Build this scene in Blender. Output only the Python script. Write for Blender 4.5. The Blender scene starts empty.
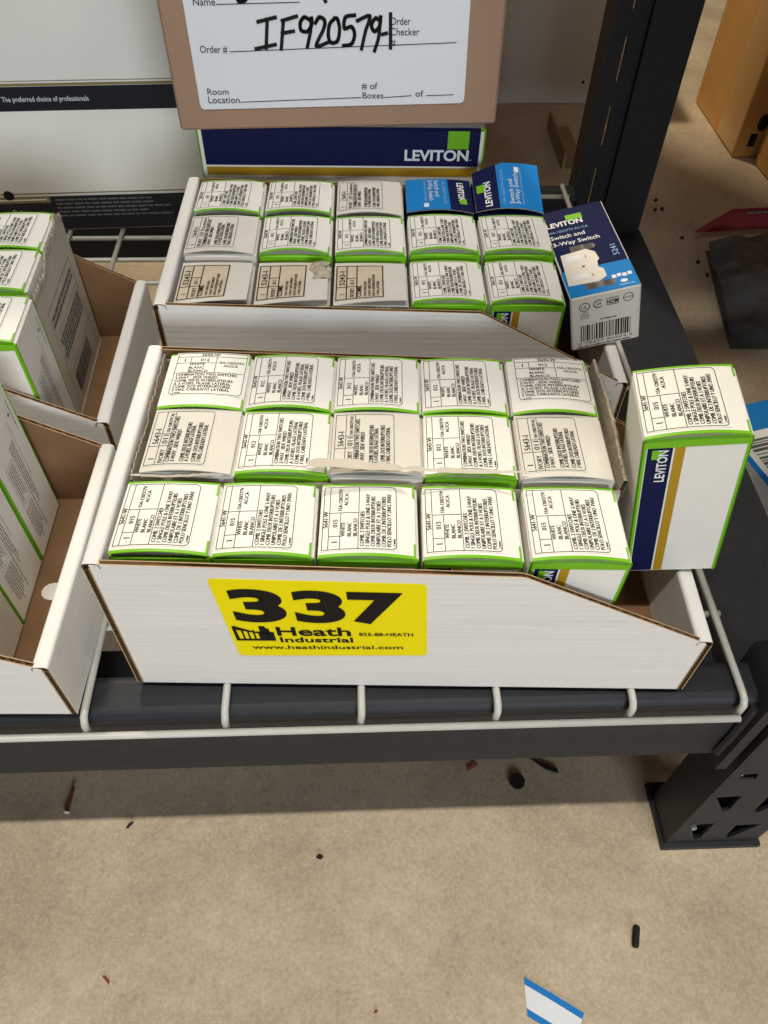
import bpy, bmesh, math, random
from mathutils import Matrix, Vector, Euler

random.seed(7)
scene = bpy.context.scene
COL = scene.collection
PI = math.pi

# ------------------------------------------------------------------ camera
cam_d = bpy.data.cameras.new('camera')
cam = bpy.data.objects.new('camera', cam_d)
COL.objects.link(cam)
cam_d.sensor_fit = 'HORIZONTAL'
cam_d.sensor_width = 36.0
cam_d.lens = 778.46 * 36.0 / 768.0
cam_d.clip_start = 0.01
RX, RU, RF = (0.999222, -0.036032, 0.016049), (0.017716, 0.773479, 0.633575), (0.035242, 0.632797, -0.773515)
cam.matrix_world = Matrix(((RX[0], RU[0], -RF[0], 0.12367),
                           (RX[1], RU[1], -RF[1], -0.206367),
                           (RX[2], RU[2], -RF[2], 0.398402),
                           (0, 0, 0, 1)))
scene.camera = cam

# ------------------------------------------------------------------ light
scene.view_settings.view_transform = 'Standard'
scene.view_settings.look = 'None'
scene.view_settings.gamma = 1.0
scene.view_settings.use_curve_mapping = False
scene.view_settings.exposure = 0.0

world = bpy.data.worlds.new('World')
scene.world = world
world.use_nodes = True
world.node_tree.nodes['Background'].inputs[0].default_value = (0.80, 0.88, 1.0, 1)
world.node_tree.nodes['Background'].inputs[1].default_value = 0.03


def area(name, loc, target, sx, sy, power, color):
    d = bpy.data.lights.new(name, 'AREA')
    d.shape = 'RECTANGLE'
    d.size, d.size_y, d.energy, d.color = sx, sy, power, color
    o = bpy.data.objects.new(name, d)
    COL.objects.link(o)
    o.location = loc
    dirv = Vector(target) - Vector(loc)
    o.rotation_euler = dirv.to_track_quat('-Z', 'Y').to_euler()
    return o


# long lamp fitting over the aisle, an added low fill out in front, and the lamps of the next aisle
area('aisle_lamp', (0.1, -0.50, 3.2), (0.1, -0.45, 0), 2.4, 0.07, 89, (1.0, 0.95, 0.86))
area('front_fill', (1.6, -6.0, 1.7), (0.2, 0.3, 0.0), 2.6, 1.8, 225, (0.88, 0.95, 1.0))  # added fill with no real source, brightens the upright faces
area('next_aisle_lamp', (-0.42, 2.15, 2.2), (0.7, 1.1, -0.1), 0.3, 0.2, 54, (1.0, 0.87, 0.66))

# ------------------------------------------------------------------ materials


def lin(c):
    return tuple(((v / 255.0) / 12.92 if v <= 10.31 else (((v / 255.0) + 0.055) / 1.055) ** 2.4) for v in c)


def mat(name, rgb, rough=0.6, spec=0.3, metal=0.0, var=0.0, vscale=40.0, bump=0.0, bscale=300.0, stretch=(1, 1, 1)):
    m = bpy.data.materials.new(name)
    m.use_nodes = True
    nt = m.node_tree
    b = nt.nodes['Principled BSDF']
    c = lin(rgb)
    b.inputs['Base Color'].default_value = (*c, 1)
    b.inputs['Roughness'].default_value = rough
    b.inputs['Specular IOR Level'].default_value = spec
    b.inputs['Metallic'].default_value = metal
    if var or bump:
        tc = nt.nodes.new('ShaderNodeTexCoord')
        mp = nt.nodes.new('ShaderNodeMapping')
        mp.inputs['Scale'].default_value = stretch
        nt.links.new(tc.outputs['Object'], mp.inputs[0])
    if var:
        n = nt.nodes.new('ShaderNodeTexNoise')
        n.inputs['Scale'].default_value = vscale
        n.inputs['Detail'].default_value = 6
        r = nt.nodes.new('ShaderNodeValToRGB')
        r.color_ramp.elements[0].position = 0.3
        r.color_ramp.elements[1].position = 0.7
        r.color_ramp.elements[0].color = (*[v * (1 - var) for v in c], 1)
        r.color_ramp.elements[1].color = (*[min(1, v * (1 + var)) for v in c], 1)
        nt.links.new(mp.outputs[0], n.inputs['Vector'])
        nt.links.new(n.outputs['Fac'], r.inputs[0])
        nt.links.new(r.outputs[0], b.inputs['Base Color'])
    if bump:
        n2 = nt.nodes.new('ShaderNodeTexNoise')
        n2.inputs['Scale'].default_value = bscale
        n2.inputs['Detail'].default_value = 3
        bp = nt.nodes.new('ShaderNodeBump')
        bp.inputs['Strength'].default_value = bump
        bp.inputs['Distance'].default_value = 0.001
        nt.links.new(mp.outputs[0], n2.inputs['Vector'])
        nt.links.new(n2.outputs['Fac'], bp.inputs['Height'])
        nt.links.new(bp.outputs[0], b.inputs['Normal'])
    return m


M_CORR = mat('white_corrugated', (226, 223, 219), 0.62, 0.25, var=0.03, vscale=30, bump=0.15, bscale=90, stretch=(0.25, 0.25, 4.5))
_nt = M_CORR.node_tree
_w = _nt.nodes.new('ShaderNodeTexWave'); _w.wave_type = 'BANDS'; _w.bands_direction = 'Z'
_w.inputs['Scale'].default_value = 72; _w.inputs['Distortion'].default_value = 0.6; _w.inputs['Detail'].default_value = 1
_tc = [n for n in _nt.nodes if n.type == 'TEX_COORD'][0]
_nt.links.new(_tc.outputs['Object'], _w.inputs['Vector'])
_b1 = [n for n in _nt.nodes if n.type == 'BUMP'][0]
_b2 = _nt.nodes.new('ShaderNodeBump'); _b2.inputs['Strength'].default_value = 0.07; _b2.inputs['Distance'].default_value = 0.0005
_nt.links.new(_w.outputs['Fac'], _b2.inputs['Height'])
_nt.links.new(_b1.outputs[0], _b2.inputs['Normal'])
_nt.links.new(_b2.outputs[0], _nt.nodes['Principled BSDF'].inputs['Normal'])
M_WHITE = mat('white_paperboard', (232, 229, 222), 0.5, 0.3, var=0.02, vscale=60, bump=0.12, bscale=500)
M_LABEL = mat('label_paper', (234, 232, 223), 0.5, 0.3)
M_AGED = mat('aged_label_paper', (205, 190, 168), 0.6, 0.2, var=0.09, vscale=120)
M_OLDWHITE = mat('aged_paperboard', (214, 209, 200), 0.6, 0.25, var=0.04, vscale=50)
M_KRAFT = mat('kraft_board', (128, 98, 70), 0.8, 0.15, var=0.10, vscale=60, bump=0.1, stretch=(1, 1, 1))
M_KRAFTBOX = mat('kraft_carton', (146, 118, 99), 0.75, 0.2, var=0.03, vscale=40, bump=0.05)
M_KRAFTTAN = mat('tan_carton', (196, 146, 84), 0.75, 0.2, var=0.06, vscale=14)
M_TAPE = mat('carton_tape', (206, 160, 100), 0.35, 0.5)
M_FLUTE = mat('flute_medium', (112, 86, 60), 0.9, 0.1, var=0.15, vscale=300)
M_LINER = mat('liner_edge', (190, 160, 124), 0.85, 0.1, var=0.10, vscale=300)
M_TORN = mat('torn_fibre', (176, 164, 146), 0.95, 0.05, var=0.18, vscale=400, bump=0.6, bscale=900)
M_SLEEVE = mat('carton_sleeve', (198, 190, 175), 0.7, 0.2, var=0.05, vscale=60)
M_GREEN = mat('lime_green_print', (114, 182, 22), 0.45, 0.35)
M_NAVY = mat('navy_print', (16, 23, 66), 0.7, 0.15)
M_GOLD = mat('gold_print', (176, 136, 22), 0.45, 0.35)
M_BLUE = mat('sky_blue_print', (26, 122, 194), 0.65, 0.2)
M_BLACK = mat('black_ink', (16, 15, 15), 0.6, 0.2)
M_GREY = mat('grey_ink', (96, 96, 96), 0.6, 0.2)
M_INKWHITE = mat('white_ink', (226, 228, 230), 0.5, 0.3)
M_SOFTWHITE = mat('pale_ink', (150, 190, 225), 0.5, 0.3)
M_DIMWHITE = mat('dim_white_ink', (112, 113, 116), 0.6, 0.3)
M_YELLOW = mat('yellow_sticker', (244, 226, 0), 0.5, 0.15, var=0.02, vscale=30)
M_STEEL = mat('charcoal_powder_coat', (36, 38, 43), 0.52, 0.28, var=0.15, vscale=120, bump=0.08, bscale=800)
M_WIRE = mat('grey_deck_wire', (186, 185, 178), 0.38, 0.5, var=0.04, vscale=100)
M_BAND = mat('black_print', (20, 24, 34), 0.4, 0.4, var=0.12, vscale=30)
M_OLDGOLD = mat('old_gold_print', (140, 126, 82), 0.45, 0.4)
M_CARTON = mat('large_white_carton', (240, 238, 229), 0.6, 0.25, var=0.02, vscale=20)
M_CARTONG = mat('grey_white_carton', (196, 198, 200), 0.6, 0.25, var=0.03, vscale=10)
M_ADHES = mat('address_label_paper', (205, 208, 214), 0.45, 0.35)
M_PLATE = mat('switch_plastic', (222, 216, 206), 0.35, 0.4)
M_STRAP = mat('grey_metal_print', (112, 106, 104), 0.4, 0.4)
M_RED = mat('dark_red_card', (120, 34, 44), 0.5, 0.3)
M_DEBRIS = mat('dark_debris', (36, 34, 32), 0.7, 0.2)
M_RUST = mat('rusty_screw', (120, 62, 40), 0.6, 0.3)
M_BOARD = mat('shelf_board', (150, 128, 98), 0.8, 0.15, var=0.1, vscale=8)
M_BRACKET = mat('tan_metal', (150, 126, 92), 0.6, 0.3)


def concrete():
    m = bpy.data.materials.new('concrete')
    m.use_nodes = True
    nt = m.node_tree
    N, L = nt.nodes.new, nt.links.new
    b = nt.nodes['Principled BSDF']
    tc = N('ShaderNodeTexCoord')
    big = N('ShaderNodeTexNoise'); big.inputs['Scale'].default_value = 9; big.inputs['Detail'].default_value = 8
    mid = N('ShaderNodeTexNoise'); mid.inputs['Scale'].default_value = 70; mid.inputs['Detail'].default_value = 8; mid.inputs['Roughness'].default_value = 0.7
    vor = N('ShaderNodeTexVoronoi'); vor.inputs['Scale'].default_value = 300
    gate = N('ShaderNodeTexNoise'); gate.inputs['Scale'].default_value = 60
    for n in (big, mid, vor, gate):
        L(tc.outputs['Object'], n.inputs['Vector'])
    r1 = N('ShaderNodeValToRGB')
    r1.color_ramp.elements[0].position = 0.32; r1.color_ramp.elements[0].color = (*lin((176, 160, 137)), 1)
    r1.color_ramp.elements[1].position = 0.68; r1.color_ramp.elements[1].color = (*lin((203, 187, 162)), 1)
    L(big.outputs['Fac'], r1.inputs[0])
    r2 = N('ShaderNodeValToRGB')
    r2.color_ramp.elements[0].position = 0.3; r2.color_ramp.elements[0].color = (0.66, 0.64, 0.62, 1)
    r2.color_ramp.elements[1].position = 0.7; r2.color_ramp.elements[1].color = (1.2, 1.18, 1.14, 1)
    fine = N('ShaderNodeTexNoise'); fine.inputs['Scale'].default_value = 330; fine.inputs['Detail'].default_value = 3; fine.inputs['Roughness'].default_value = 0.7
    L(tc.outputs['Object'], fine.inputs['Vector'])
    av = N('ShaderNodeMix'); av.data_type = 'FLOAT'; av.inputs['Factor'].default_value = 0.55
    L(mid.outputs['Fac'], av.inputs[2]); L(fine.outputs['Fac'], av.inputs[3])
    L(av.outputs[0], r2.inputs[0])
    mul = N('ShaderNodeMix'); mul.data_type = 'RGBA'; mul.blend_type = 'MULTIPLY'; mul.inputs['Factor'].default_value = 1
    L(r1.outputs[0], mul.inputs[6]); L(r2.outputs[0], mul.inputs[7])
    # pale aggregate chips
    lt = N('ShaderNodeMath'); lt.operation = 'LESS_THAN'; lt.inputs[1].default_value = 0.20
    L(vor.outputs['Distance'], lt.inputs[0])
    gt = N('ShaderNodeMath'); gt.operation = 'GREATER_THAN'; gt.inputs[1].default_value = 0.48
    L(gate.outputs['Fac'], gt.inputs[0])
    an = N('ShaderNodeMath'); an.operation = 'MULTIPLY'
    L(lt.outputs[0], an.inputs[0]); L(gt.outputs[0], an.inputs[1])
    am = N('ShaderNodeMath'); am.operation = 'MULTIPLY'; am.inputs[1].default_value = 0.65
    L(an.outputs[0], am.inputs[0])
    chip = N('ShaderNodeMix'); chip.data_type = 'RGBA'
    L(am.outputs[0], chip.inputs['Factor']); L(mul.outputs[2], chip.inputs[6])
    chip.inputs[7].default_value = (*lin((206, 192, 164)), 1)
    L(chip.outputs[2], b.inputs['Base Color'])
    b.inputs['Roughness'].default_value = 0.62
    b.inputs['Specular IOR Level'].default_value = 0.35
    bp = N('ShaderNodeBump'); bp.inputs['Strength'].default_value = 0.25; bp.inputs['Distance'].default_value = 0.002
    L(mid.outputs['Fac'], bp.inputs['Height']); L(bp.outputs[0], b.inputs['Normal'])
    return m


M_CONC = concrete()


def plastic_film():
    m = bpy.data.materials.new('clear_plastic_film')
    m.use_nodes = True
    nt = m.node_tree
    b = nt.nodes['Principled BSDF']
    b.inputs['Base Color'].default_value = (0.85, 0.88, 0.9, 1)
    b.inputs['Roughness'].default_value = 0.12
    b.inputs['Alpha'].default_value = 0.07
    b.inputs['Specular IOR Level'].default_value = 0.6
    return m


M_FILM = plastic_film()

# ------------------------------------------------------------------ mesh helpers


class MB:
    """collects faces with material indexes; build() links one mesh object"""

    def __init__(self):
        self.v, self.f, self.m = [], [], []

    def face(self, pts, mi=0):
        n = len(self.v)
        self.v.extend([tuple(p) for p in pts])
        self.f.append(tuple(range(n, n + len(pts))))
        self.m.append(mi)

    def raw(self, verts, faces, mi=0):
        n = len(self.v)
        self.v.extend([tuple(p) for p in verts])
        for f in faces:
            self.f.append(tuple(i + n for i in f))
            self.m.append(mi)

    def box(self, a, b, mi=0, mis=None, T=None):
        x0, y0, z0 = a
        x1, y1, z1 = b
        P = [(x0, y0, z0), (x1, y0, z0), (x1, y1, z0), (x0, y1, z0), (x0, y0, z1), (x1, y0, z1), (x1, y1, z1), (x0, y1, z1)]
        if T:
            P = [T(p) for p in P]
        F = [(3, 2, 1, 0), (4, 5, 6, 7), (0, 1, 5, 4), (1, 2, 6, 5), (2, 3, 7, 6), (3, 0, 4, 7)]  # bottom top front right back left
        n = len(self.v)
        self.v.extend(P)
        for i, f in enumerate(F):
            self.f.append(tuple(k + n for k in f))
            self.m.append(mis[i] if mis else mi)

    def prism(self, poly, h0, h1, fn, mi=0, mcap0=None, mcap1=None):
        """poly of (a,b) extruded from h0 to h1; fn(a,b,h)->xyz"""
        n = len(poly)
        A = [fn(a, b, h0) for a, b in poly]
        B = [fn(a, b, h1) for a, b in poly]
        self.face(list(reversed(A)), mi if mcap0 is None else mcap0)
        self.face(B, mi if mcap1 is None else mcap1)
        for i in range(n):
            j = (i + 1) % n
            self.face([A[i], A[j], B[j], B[i]], mi)

    def grid(self, fn, nu, nv, mi=0, mfn=None):
        n = len(self.v)
        for j in range(nv + 1):
            for i in range(nu + 1):
                self.v.append(tuple(fn(i / nu, j / nv)))
        for j in range(nv):
            for i in range(nu):
                k = n + j * (nu + 1) + i
                self.f.append((k, k + 1, k + nu + 2, k + nu + 1))
                self.m.append(mfn(i, j) if mfn else mi)

    def tube(self, path, r, seg=8, mi=0, cap=True):
        path = [Vector(p) for p in path]
        rings = []
        prev = None
        for i, p in enumerate(path):
            t = (path[min(i + 1, len(path) - 1)] - path[max(i - 1, 0)]).normalized()
            if prev is None:
                a = Vector((0, 0, 1)) if abs(t.z) < 0.9 else Vector((1, 0, 0))
                u = t.cross(a).normalized()
            else:
                u = (prev - t * prev.dot(t)).normalized()
            prev = u
            w = t.cross(u)
            rr = r[i] if isinstance(r, (list, tuple)) else r
            rings.append([p + (u * math.cos(2 * PI * k / seg) + w * math.sin(2 * PI * k / seg)) * rr for k in range(seg)])
        n = len(self.v)
        for R in rings:
            self.v.extend([tuple(q) for q in R])
        for i in range(len(rings) - 1):
            for k in range(seg):
                a = n + i * seg + k
                b = n + i * seg + (k + 1) % seg
                self.f.append((a, b, b + seg, a + seg))
                self.m.append(mi)
        if cap:
            self.f.append(tuple(n + k for k in reversed(range(seg)))); self.m.append(mi)
            self.f.append(tuple(n + (len(rings) - 1) * seg + k for k in range(seg))); self.m.append(mi)

    def mesh(self, name, mats, smooth=False):
        me = bpy.data.meshes.new(name)
        me.from_pydata(self.v, [], self.f)
        for m in mats:
            me.materials.append(m)
        me.polygons.foreach_set('material_index', self.m)
        if smooth:
            me.polygons.foreach_set('use_smooth', [True] * len(self.f))
        me.update()
        return me

    def build(self, name, mats, parent=None, smooth=False):
        if not isinstance(mats, (list, tuple)):
            mats = [mats]
        return put(name, self.mesh(name, mats, smooth), parent)


def put(name, me, parent=None):
    o = bpy.data.objects.new(name, me)
    COL.objects.link(o)
    if parent:
        o.parent = parent
    return o


def tag(o, label, cat, group=None):
    o['label'] = label
    o['category'] = cat
    if group:
        o['group'] = group
    return o


def thing(name, label, cat, loc=(0, 0, 0), rot=(0, 0, 0), group=None):
    o = bpy.data.objects.new(name, None)
    COL.objects.link(o)
    o.empty_display_size = 0.02
    o.location = loc
    o.rotation_euler = rot
    return tag(o, label, cat, group)


# ---- writing: built-in font turned into flat mesh data, cached per string
_tc = {}


def glyphs(s, bold=0.0, res=2):
    key = (s, bold, res)
    if key in _tc:
        return _tc[key]
    cu = bpy.data.curves.new('text', 'FONT')
    cu.body = s
    cu.size = 1.0
    cu.resolution_u = res
    cu.offset = bold
    cu.fill_mode = 'FRONT'
    ob = bpy.data.objects.new('text', cu)
    COL.objects.link(ob)
    dg = bpy.context.evaluated_depsgraph_get()
    dg.update()
    me = bpy.data.meshes.new_from_object(ob.evaluated_get(dg))
    V = [(v.co.x, v.co.y) for v in me.vertices]
    F = [tuple(p.vertices) for p in me.polygons]
    bpy.data.objects.remove(ob)
    bpy.data.curves.remove(cu)
    bpy.data.meshes.remove(me)
    xs = [p[0] for p in V]
    ys = [p[1] for p in V]
    bb = (min(xs), min(ys), max(xs), max(ys)) if V else (0, 0, 1, 1)
    _tc[key] = (V, F, bb)
    return _tc[key]


def write(mb, s, x, y, h, mi=0, fn=None, width=None, align='l', bold=0.0, cap=None, res=2):
    """write s with cap height h at (x, y); fn maps (u, v) to xyz; width squeezes it to fit"""
    V, F, bb = glyphs(s, bold, res)
    if not V:
        return
    caph = cap or 0.729
    k = h / caph
    kx = k if width is None else width / (bb[2] - bb[0])
    w = (bb[2] - bb[0]) * kx
    x0 = x - (0 if align == 'l' else w / 2 if align == 'c' else w)
    mb.raw([fn(x0 + (p[0] - bb[0]) * kx, y + p[1] * k) for p in V], F, mi)


def rect(mb, a, b, mi, fn, nu=1, nv=1):
    """flat rectangle from a=(u0,v0) to b=(u1,v1)"""
    mb.grid(lambda s, t: fn(a[0] + (b[0] - a[0]) * s, a[1] + (b[1] - a[1]) * t), nu, nv, mi)


def frame(mb, u0, v0, u1, v1, t, mi, fn, rad=0.0, round_low=True, n=10):
    """outlined rectangle, its lower corners optionally rounded (drawn as a ribbon)"""
    pts = []

    def arc(cu, cv, a0, a1):
        for i in range(5):
            a = a0 + (a1 - a0) * i / 4
            pts.append((cu + rad * math.cos(a), cv + rad * math.sin(a)))
    if rad:
        arc(u0 + rad, v0 + rad, PI, 1.5 * PI)
        arc(u1 - rad, v0 + rad, 1.5 * PI, 2 * PI)
        pts += [(u1, v1), (u0, v1)]
    else:
        pts = [(u0, v0), (u1, v0), (u1, v1), (u0, v1)]
    stroke(mb, pts + [pts[0]], t, mi, fn, step=0.004)


def stroke(mb, pts, t, mi, fn, step=0.004, caps=False):
    for (a, b) in zip(pts, pts[1:]):
        dx, dy = b[0] - a[0], b[1] - a[1]
        L = math.hypot(dx, dy)
        if L < 1e-9:
            continue
        nx, ny = -dy / L * t / 2, dx / L * t / 2
        ex, ey = dx / L * t / 2, dy / L * t / 2
        k = max(1, int(L / step))
        A = (a[0] - ex, a[1] - ey)
        B = (b[0] + ex, b[1] + ey)
        mb.grid(lambda s, q: fn(A[0] + (B[0] - A[0]) * s + nx * (2 * q - 1) * -1, A[1] + (B[1] - A[1]) * s + ny * (2 * q - 1) * -1), k, 1, mi)


def small_print(mb, u0, v0, u1, nl, pitch, h, mi, fn, rnd, ragged=0.35):
    """lines of print too small to read: words as short bars, top line at v0"""
    for l in range(nl):
        v = v0 - l * pitch
        u = u0
        end = u1 - (u1 - u0) * rnd.random() * ragged
        while u < end:
            w = min(end - u, h * rnd.uniform(1.2, 4.5))
            rect(mb, (u, v), (u + w, v + h * 0.62), mi, fn)
            u += w + h * 0.55


# ------------------------------------------------------------------ the floor
ZF = -0.243
fl = MB()
fl.box((-4.0, -7.0, ZF - 0.05), (4.5, 4.5, ZF), 0)
floor = fl.build('floor', M_CONC)
floor['kind'] = 'structure'
wb = MB()
wb.box((-4.0, 4.4, ZF), (4.5, 4.5, 4.5), 0)
wall = wb.build('wall_back', mat('painted_block_wall', (150, 150, 146), 0.8, 0.2, var=0.05, vscale=6))
wall['kind'] = 'structure'

# ------------------------------------------------------------------ storage rack
rack = thing('storage_rack', 'charcoal steel pallet rack carrying the wire shelf with the cartons', 'rack', (0.39, 0.0, ZF))


def wl(p):   # world point to rack-local
    return (p[0] - 0.39, p[1], p[2] - ZF)


def plate_with_holes(outer, holes, y0, y1, mats, name, parent):
    """vertical plate in the xz plane with cut holes"""
    bm = bmesh.new()
    edges = []
    for poly in [outer] + holes:
        vs = [bm.verts.new(wl((x, y0, z))) for x, z in poly]
        for a, b in zip(vs, vs[1:] + vs[:1]):
            edges.append(bm.edges.new((a, b)))
    bmesh.ops.triangle_fill(bm, use_beauty=True, use_dissolve=False, edges=edges)
    bmesh.ops.recalc_face_normals(bm, faces=bm.faces)
    r = bmesh.ops.extrude_face_region(bm, geom=list(bm.faces))
    for v in [e for e in r['geom'] if isinstance(e, bmesh.types.BMVert)]:
        v.co.y += (y1 - y0)
    bmesh.ops.recalc_face_normals(bm, faces=bm.faces)
    me = bpy.data.meshes.new(name)
    bm.to_mesh(me)
    bm.free()
    for m in mats:
        me.materials.append(m)
    return put(name, me, parent)


def post(name, x0, x1, yf, depth, ztop, holes, parent, deep_back=True):
    """C-shaped upright: perforated face, two flanges, foot plate"""
    body = plate_with_holes([(x0, ZF + 0.006), (x1, ZF + 0.006), (x1, ztop), (x0, ztop)], holes, yf, yf + 0.0025, [M_STEEL], name, parent)
    mb = MB()
    for xa, xb in ((x0, x0 + 0.0025), (x1 - 0.0025, x1)):
        mb.box(wl((xa, yf + 0.0025, ZF + 0.006)), wl((xb, yf + depth, ztop)))
    for xa, xb in ((x0 + 0.0025, x0 + 0.014), (x1 - 0.014, x1 - 0.0025)):
        mb.box(wl((xa, yf + depth - 0.0025, ZF + 0.006)), wl((xb, yf + depth, ztop)))
    mb.build('post_flange', M_STEEL, body)
    return body


tri = [[(0.3665, -0.1345), (0.3835, -0.1325), (0.3850, -0.1610), (0.3815, -0.1640)],
       [(0.4050, -0.1700), (0.4035, -0.1650), (0.4230, -0.1365), (0.4255, -0.1400)][::-1],
       [(0.3680, -0.1930), (0.3850, -0.1900), (0.3855, -0.2240), (0.3820, -0.2290)],
       [(0.4045, -0.2250), (0.4040, -0.2180), (0.4215, -0.1960), (0.4240, -0.1990)][::-1],
       [(0.3680, -0.0925), (0.3790, -0.0915), (0.3810, -0.1010), (0.3700, -0.1020)]]
tri[1] = [(0.4035, -0.1360), (0.4235, -0.1345), (0.4085, -0.1690), (0.4050, -0.1690)]
tri[3] = [(0.4035, -0.1970), (0.4225, -0.1955), (0.4085, -0.2280), (0.4050, -0.2280)]
for kz in range(1, 26):
    z = -0.075 + kz * 0.061
    tri.append([(0.367, z), (0.384, z + 0.002), (0.3855, z - 0.03), (0.382, z - 0.032)][::-1])
    tri.append([(0.4035, z), (0.4235, z + 0.0015), (0.4085, z - 0.031), (0.405, z - 0.031)][::-1])
fp = post('front_upright', 0.3610, 0.4335, -0.0285, 0.036, 1.698, tri, rack)
fb = MB()
fb.box(wl((0.3590, -0.0320, ZF)), wl((0.4370, 0.0200, ZF + 0.006)))
fb.build('foot_plate', M_STEEL, rack)
bolt = MB()
bolt.tube([wl((0.379, -0.0230, -0.2215)), wl((0.379, -0.012, -0.2215))], 0.0045, 10)
bolt.build('anchor_bolt', M_WIRE, rack)

slots = []
for kz in range(-2, 25):
    z = 0.118 + kz * 0.059
    slots.append([(0.3670, z + 0.020), (0.3692, z + 0.020), (0.3692, z - 0.018), (0.3670, z - 0.018)])
rp = post('rear_upright', 0.3540, 0.4260, 0.540, 0.036, 1.698, slots, rack)
rr = MB()
rr.box(wl((0.3840, 0.5345, ZF + 0.006)), wl((0.4260, 0.5400, 1.698)))
rr.build('upright_rib', M_STEEL, rp)
rb_ = MB()
rb_.box(wl((0.350, 0.53, ZF)), wl((0.440, 0.585, ZF + 0.006)))
rb_.build('foot_plate', M_STEEL, rack)


def beam(name, yf, yb, ztop, zbot, x0, x1, parent, r=0.006):
    """box beam with rounded long edges and a step at the rear top"""
    pr = []
    for cx, cz, a0 in ((yf + r, ztop - r, PI), (yb - r, ztop - r, PI / 2)):
        for i in range(6):
            a = a0 - (PI / 2) * i / 5
            pr.append((cx + r * math.cos(a), cz + r * math.sin(a)))
    pr += [(yb, zbot), (yf, zbot)]
    mb = MB()
    mb.prism(pr, x0, x1, lambda a, b, h: wl((h, a, b)))
    return mb.build(name, M_STEEL, parent)


B1 = beam('front_beam', -0.0180, 0.0085, -0.0055, -0.0810, -1.20, 0.3500, rack)
mb = MB()
mb.box(wl((-1.20, 0.0085, -0.081)), wl((0.3500, 0.0440, -0.042)))
mb.build('beam_ledge', M_STEEL, B1)
beam('rear_beam', 0.540, 0.565, -0.0090, -0.0780, -1.20, 0.3560, rack)
beam('upper_front_beam', -0.0180, 0.0085, 1.700, 1.62, -1.20, 0.3500, rack)
beam('upper_rear_beam', 0.540, 0.565, 1.700, 1.62, -1.20, 0.3560, rack)
for zc in (0.0, 1.70):
    cn = MB()
    cn.prism([(-0.026, -0.088 + zc), (0.0105, -0.088 + zc), (0.0105, 0.010 + zc), (-0.004, 0.040 + zc), (-0.026, 0.040 + zc)], 0.3500, 0.3570, lambda a, b, h: wl((h, a, b)))
    cn.build('beam_connector', M_STEEL, rack)
wd = MB()
wd.tube([wl((0.3490, -0.0195, -0.012)), wl((0.3493, -0.0200, -0.045)), wl((0.3490, -0.0195, -0.075))], 0.003, 8)
wd.build('weld_seam', M_STEEL, rack)
br = MB()
br.box(wl((0.3600, 0.008, -0.090)), wl((0.4300, 0.540, -0.048)))
br.build('side_brace', M_STEEL, rack)
br = MB()
br.box(wl((0.4020, 0.006, 0.52)), wl((0.4300, 0.542, 0.56)))
br.build('side_brace', M_STEEL, rack)

sb = MB()
sb.box((-1.2, 0.01, 1.700), (0.35, 0.57, 1.716))
tag(sb.build('shelf_board', M_BOARD), 'brown board lying across the upper beams of the rack', 'shelf')
sb = MB()
sb.box((0.46, 0.01, 1.700), (2.2, 0.57, 1.716))
tag(sb.build('shelf_board', M_BOARD), 'brown board of the neighbouring rack bay to the right', 'shelf')
sb = MB()
sb.box((0.465, 0.0, -0.018), (2.2, 0.27, 0.0))  # added board out of view, carries the light-blocking cartons
tag(sb.build('shelf_board', M_BOARD), 'low brown unseen board added at right under the light-blocking cartons', 'shelf')
for x0, x1, hh, nm in ((0.475, 0.98, 0.90, 'nearer'), (1.02, 1.60, 1.00, 'farther')):  # unseen cartons, added to keep the front fill off the right floor
    mb = MB()
    mb.box((0, 0, 0), (x1 - x0, 0.25, hh))
    mb.box((-0.0004, 0.10, 0.0), (x1 - x0 + 0.0004, 0.15, hh + 0.0004))
    o = mb.build('blocker_carton', mat('brown_carton', (150, 112, 76), 0.8, 0.15))
    o.location = (x0, 0.01, 0.0)
    tag(o, 'tall brown unseen carton added at right to block light, %s to the rack' % nm, 'carton')

mb = MB()
mb.box((0, 0, 0), (0.50, 0.15, 1.35))  # hidden carton, added to shade the rear floor from the next aisle's lamp
mb.box((0.18, -0.0004, 0.0), (0.24, 0.1504, 1.3504))
o = mb.build('blocker_carton', mat('brown_carton', (150, 112, 76), 0.8, 0.15))
o.location = (-0.20, 1.36, ZF)
tag(o, 'tall brown hidden carton added to block light beside the pale carton', 'carton')

# wire deck
deck = thing('wire_deck', 'grey welded wire deck under the white bins, bent down over the front beam', 'shelf', (0, 0, 0))
RW = 0.0022
xw = [0.3392, 0.2762, 0.2002, 0.1245, 0.0495, -0.0268, -0.0900, -0.1380, -0.1960, -0.2725, -0.349, -0.4255, -0.502, -0.58, -0.66]
for x in xw:
    mb = MB()
    mb.tube([(x, 0.548, -RW), (x, 0.25, -RW), (x, -0.0150, -RW), (x, -0.0185, -RW - 0.0008), (x, -0.0206, -RW - 0.0035), (x - 0.0003, -0.0210, -0.008), (x - 0.0006, -0.0212, -0.0150)], RW, 8)
    mb.build('long_wire', M_WIRE, deck, smooth=True)
mb = MB()
mb.tube([(-0.70, -0.0250, -0.0136), (0.3385, -0.0250, -0.0136)], 0.0022, 8)
mb.build('front_rod', M_WIRE, deck, smooth=True)
for y in [0.533, 0.497, 0.461, 0.425, 0.389, 0.353, 0.317, 0.245, 0.173, 0.0395]:
    mb = MB()
    mb.tube([(-0.70, y, -0.0062), (0.3445, y, -0.0062)], 0.0021, 8)
    mb.build('cross_wire', M_WIRE, deck, smooth=True)

# ------------------------------------------------------------------ corrugated bins
BL, BW, BH, BHL, BXS = 0.305, 0.1525, 0.1132, 0.0526, 0.1985
TK = 0.0028


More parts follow.
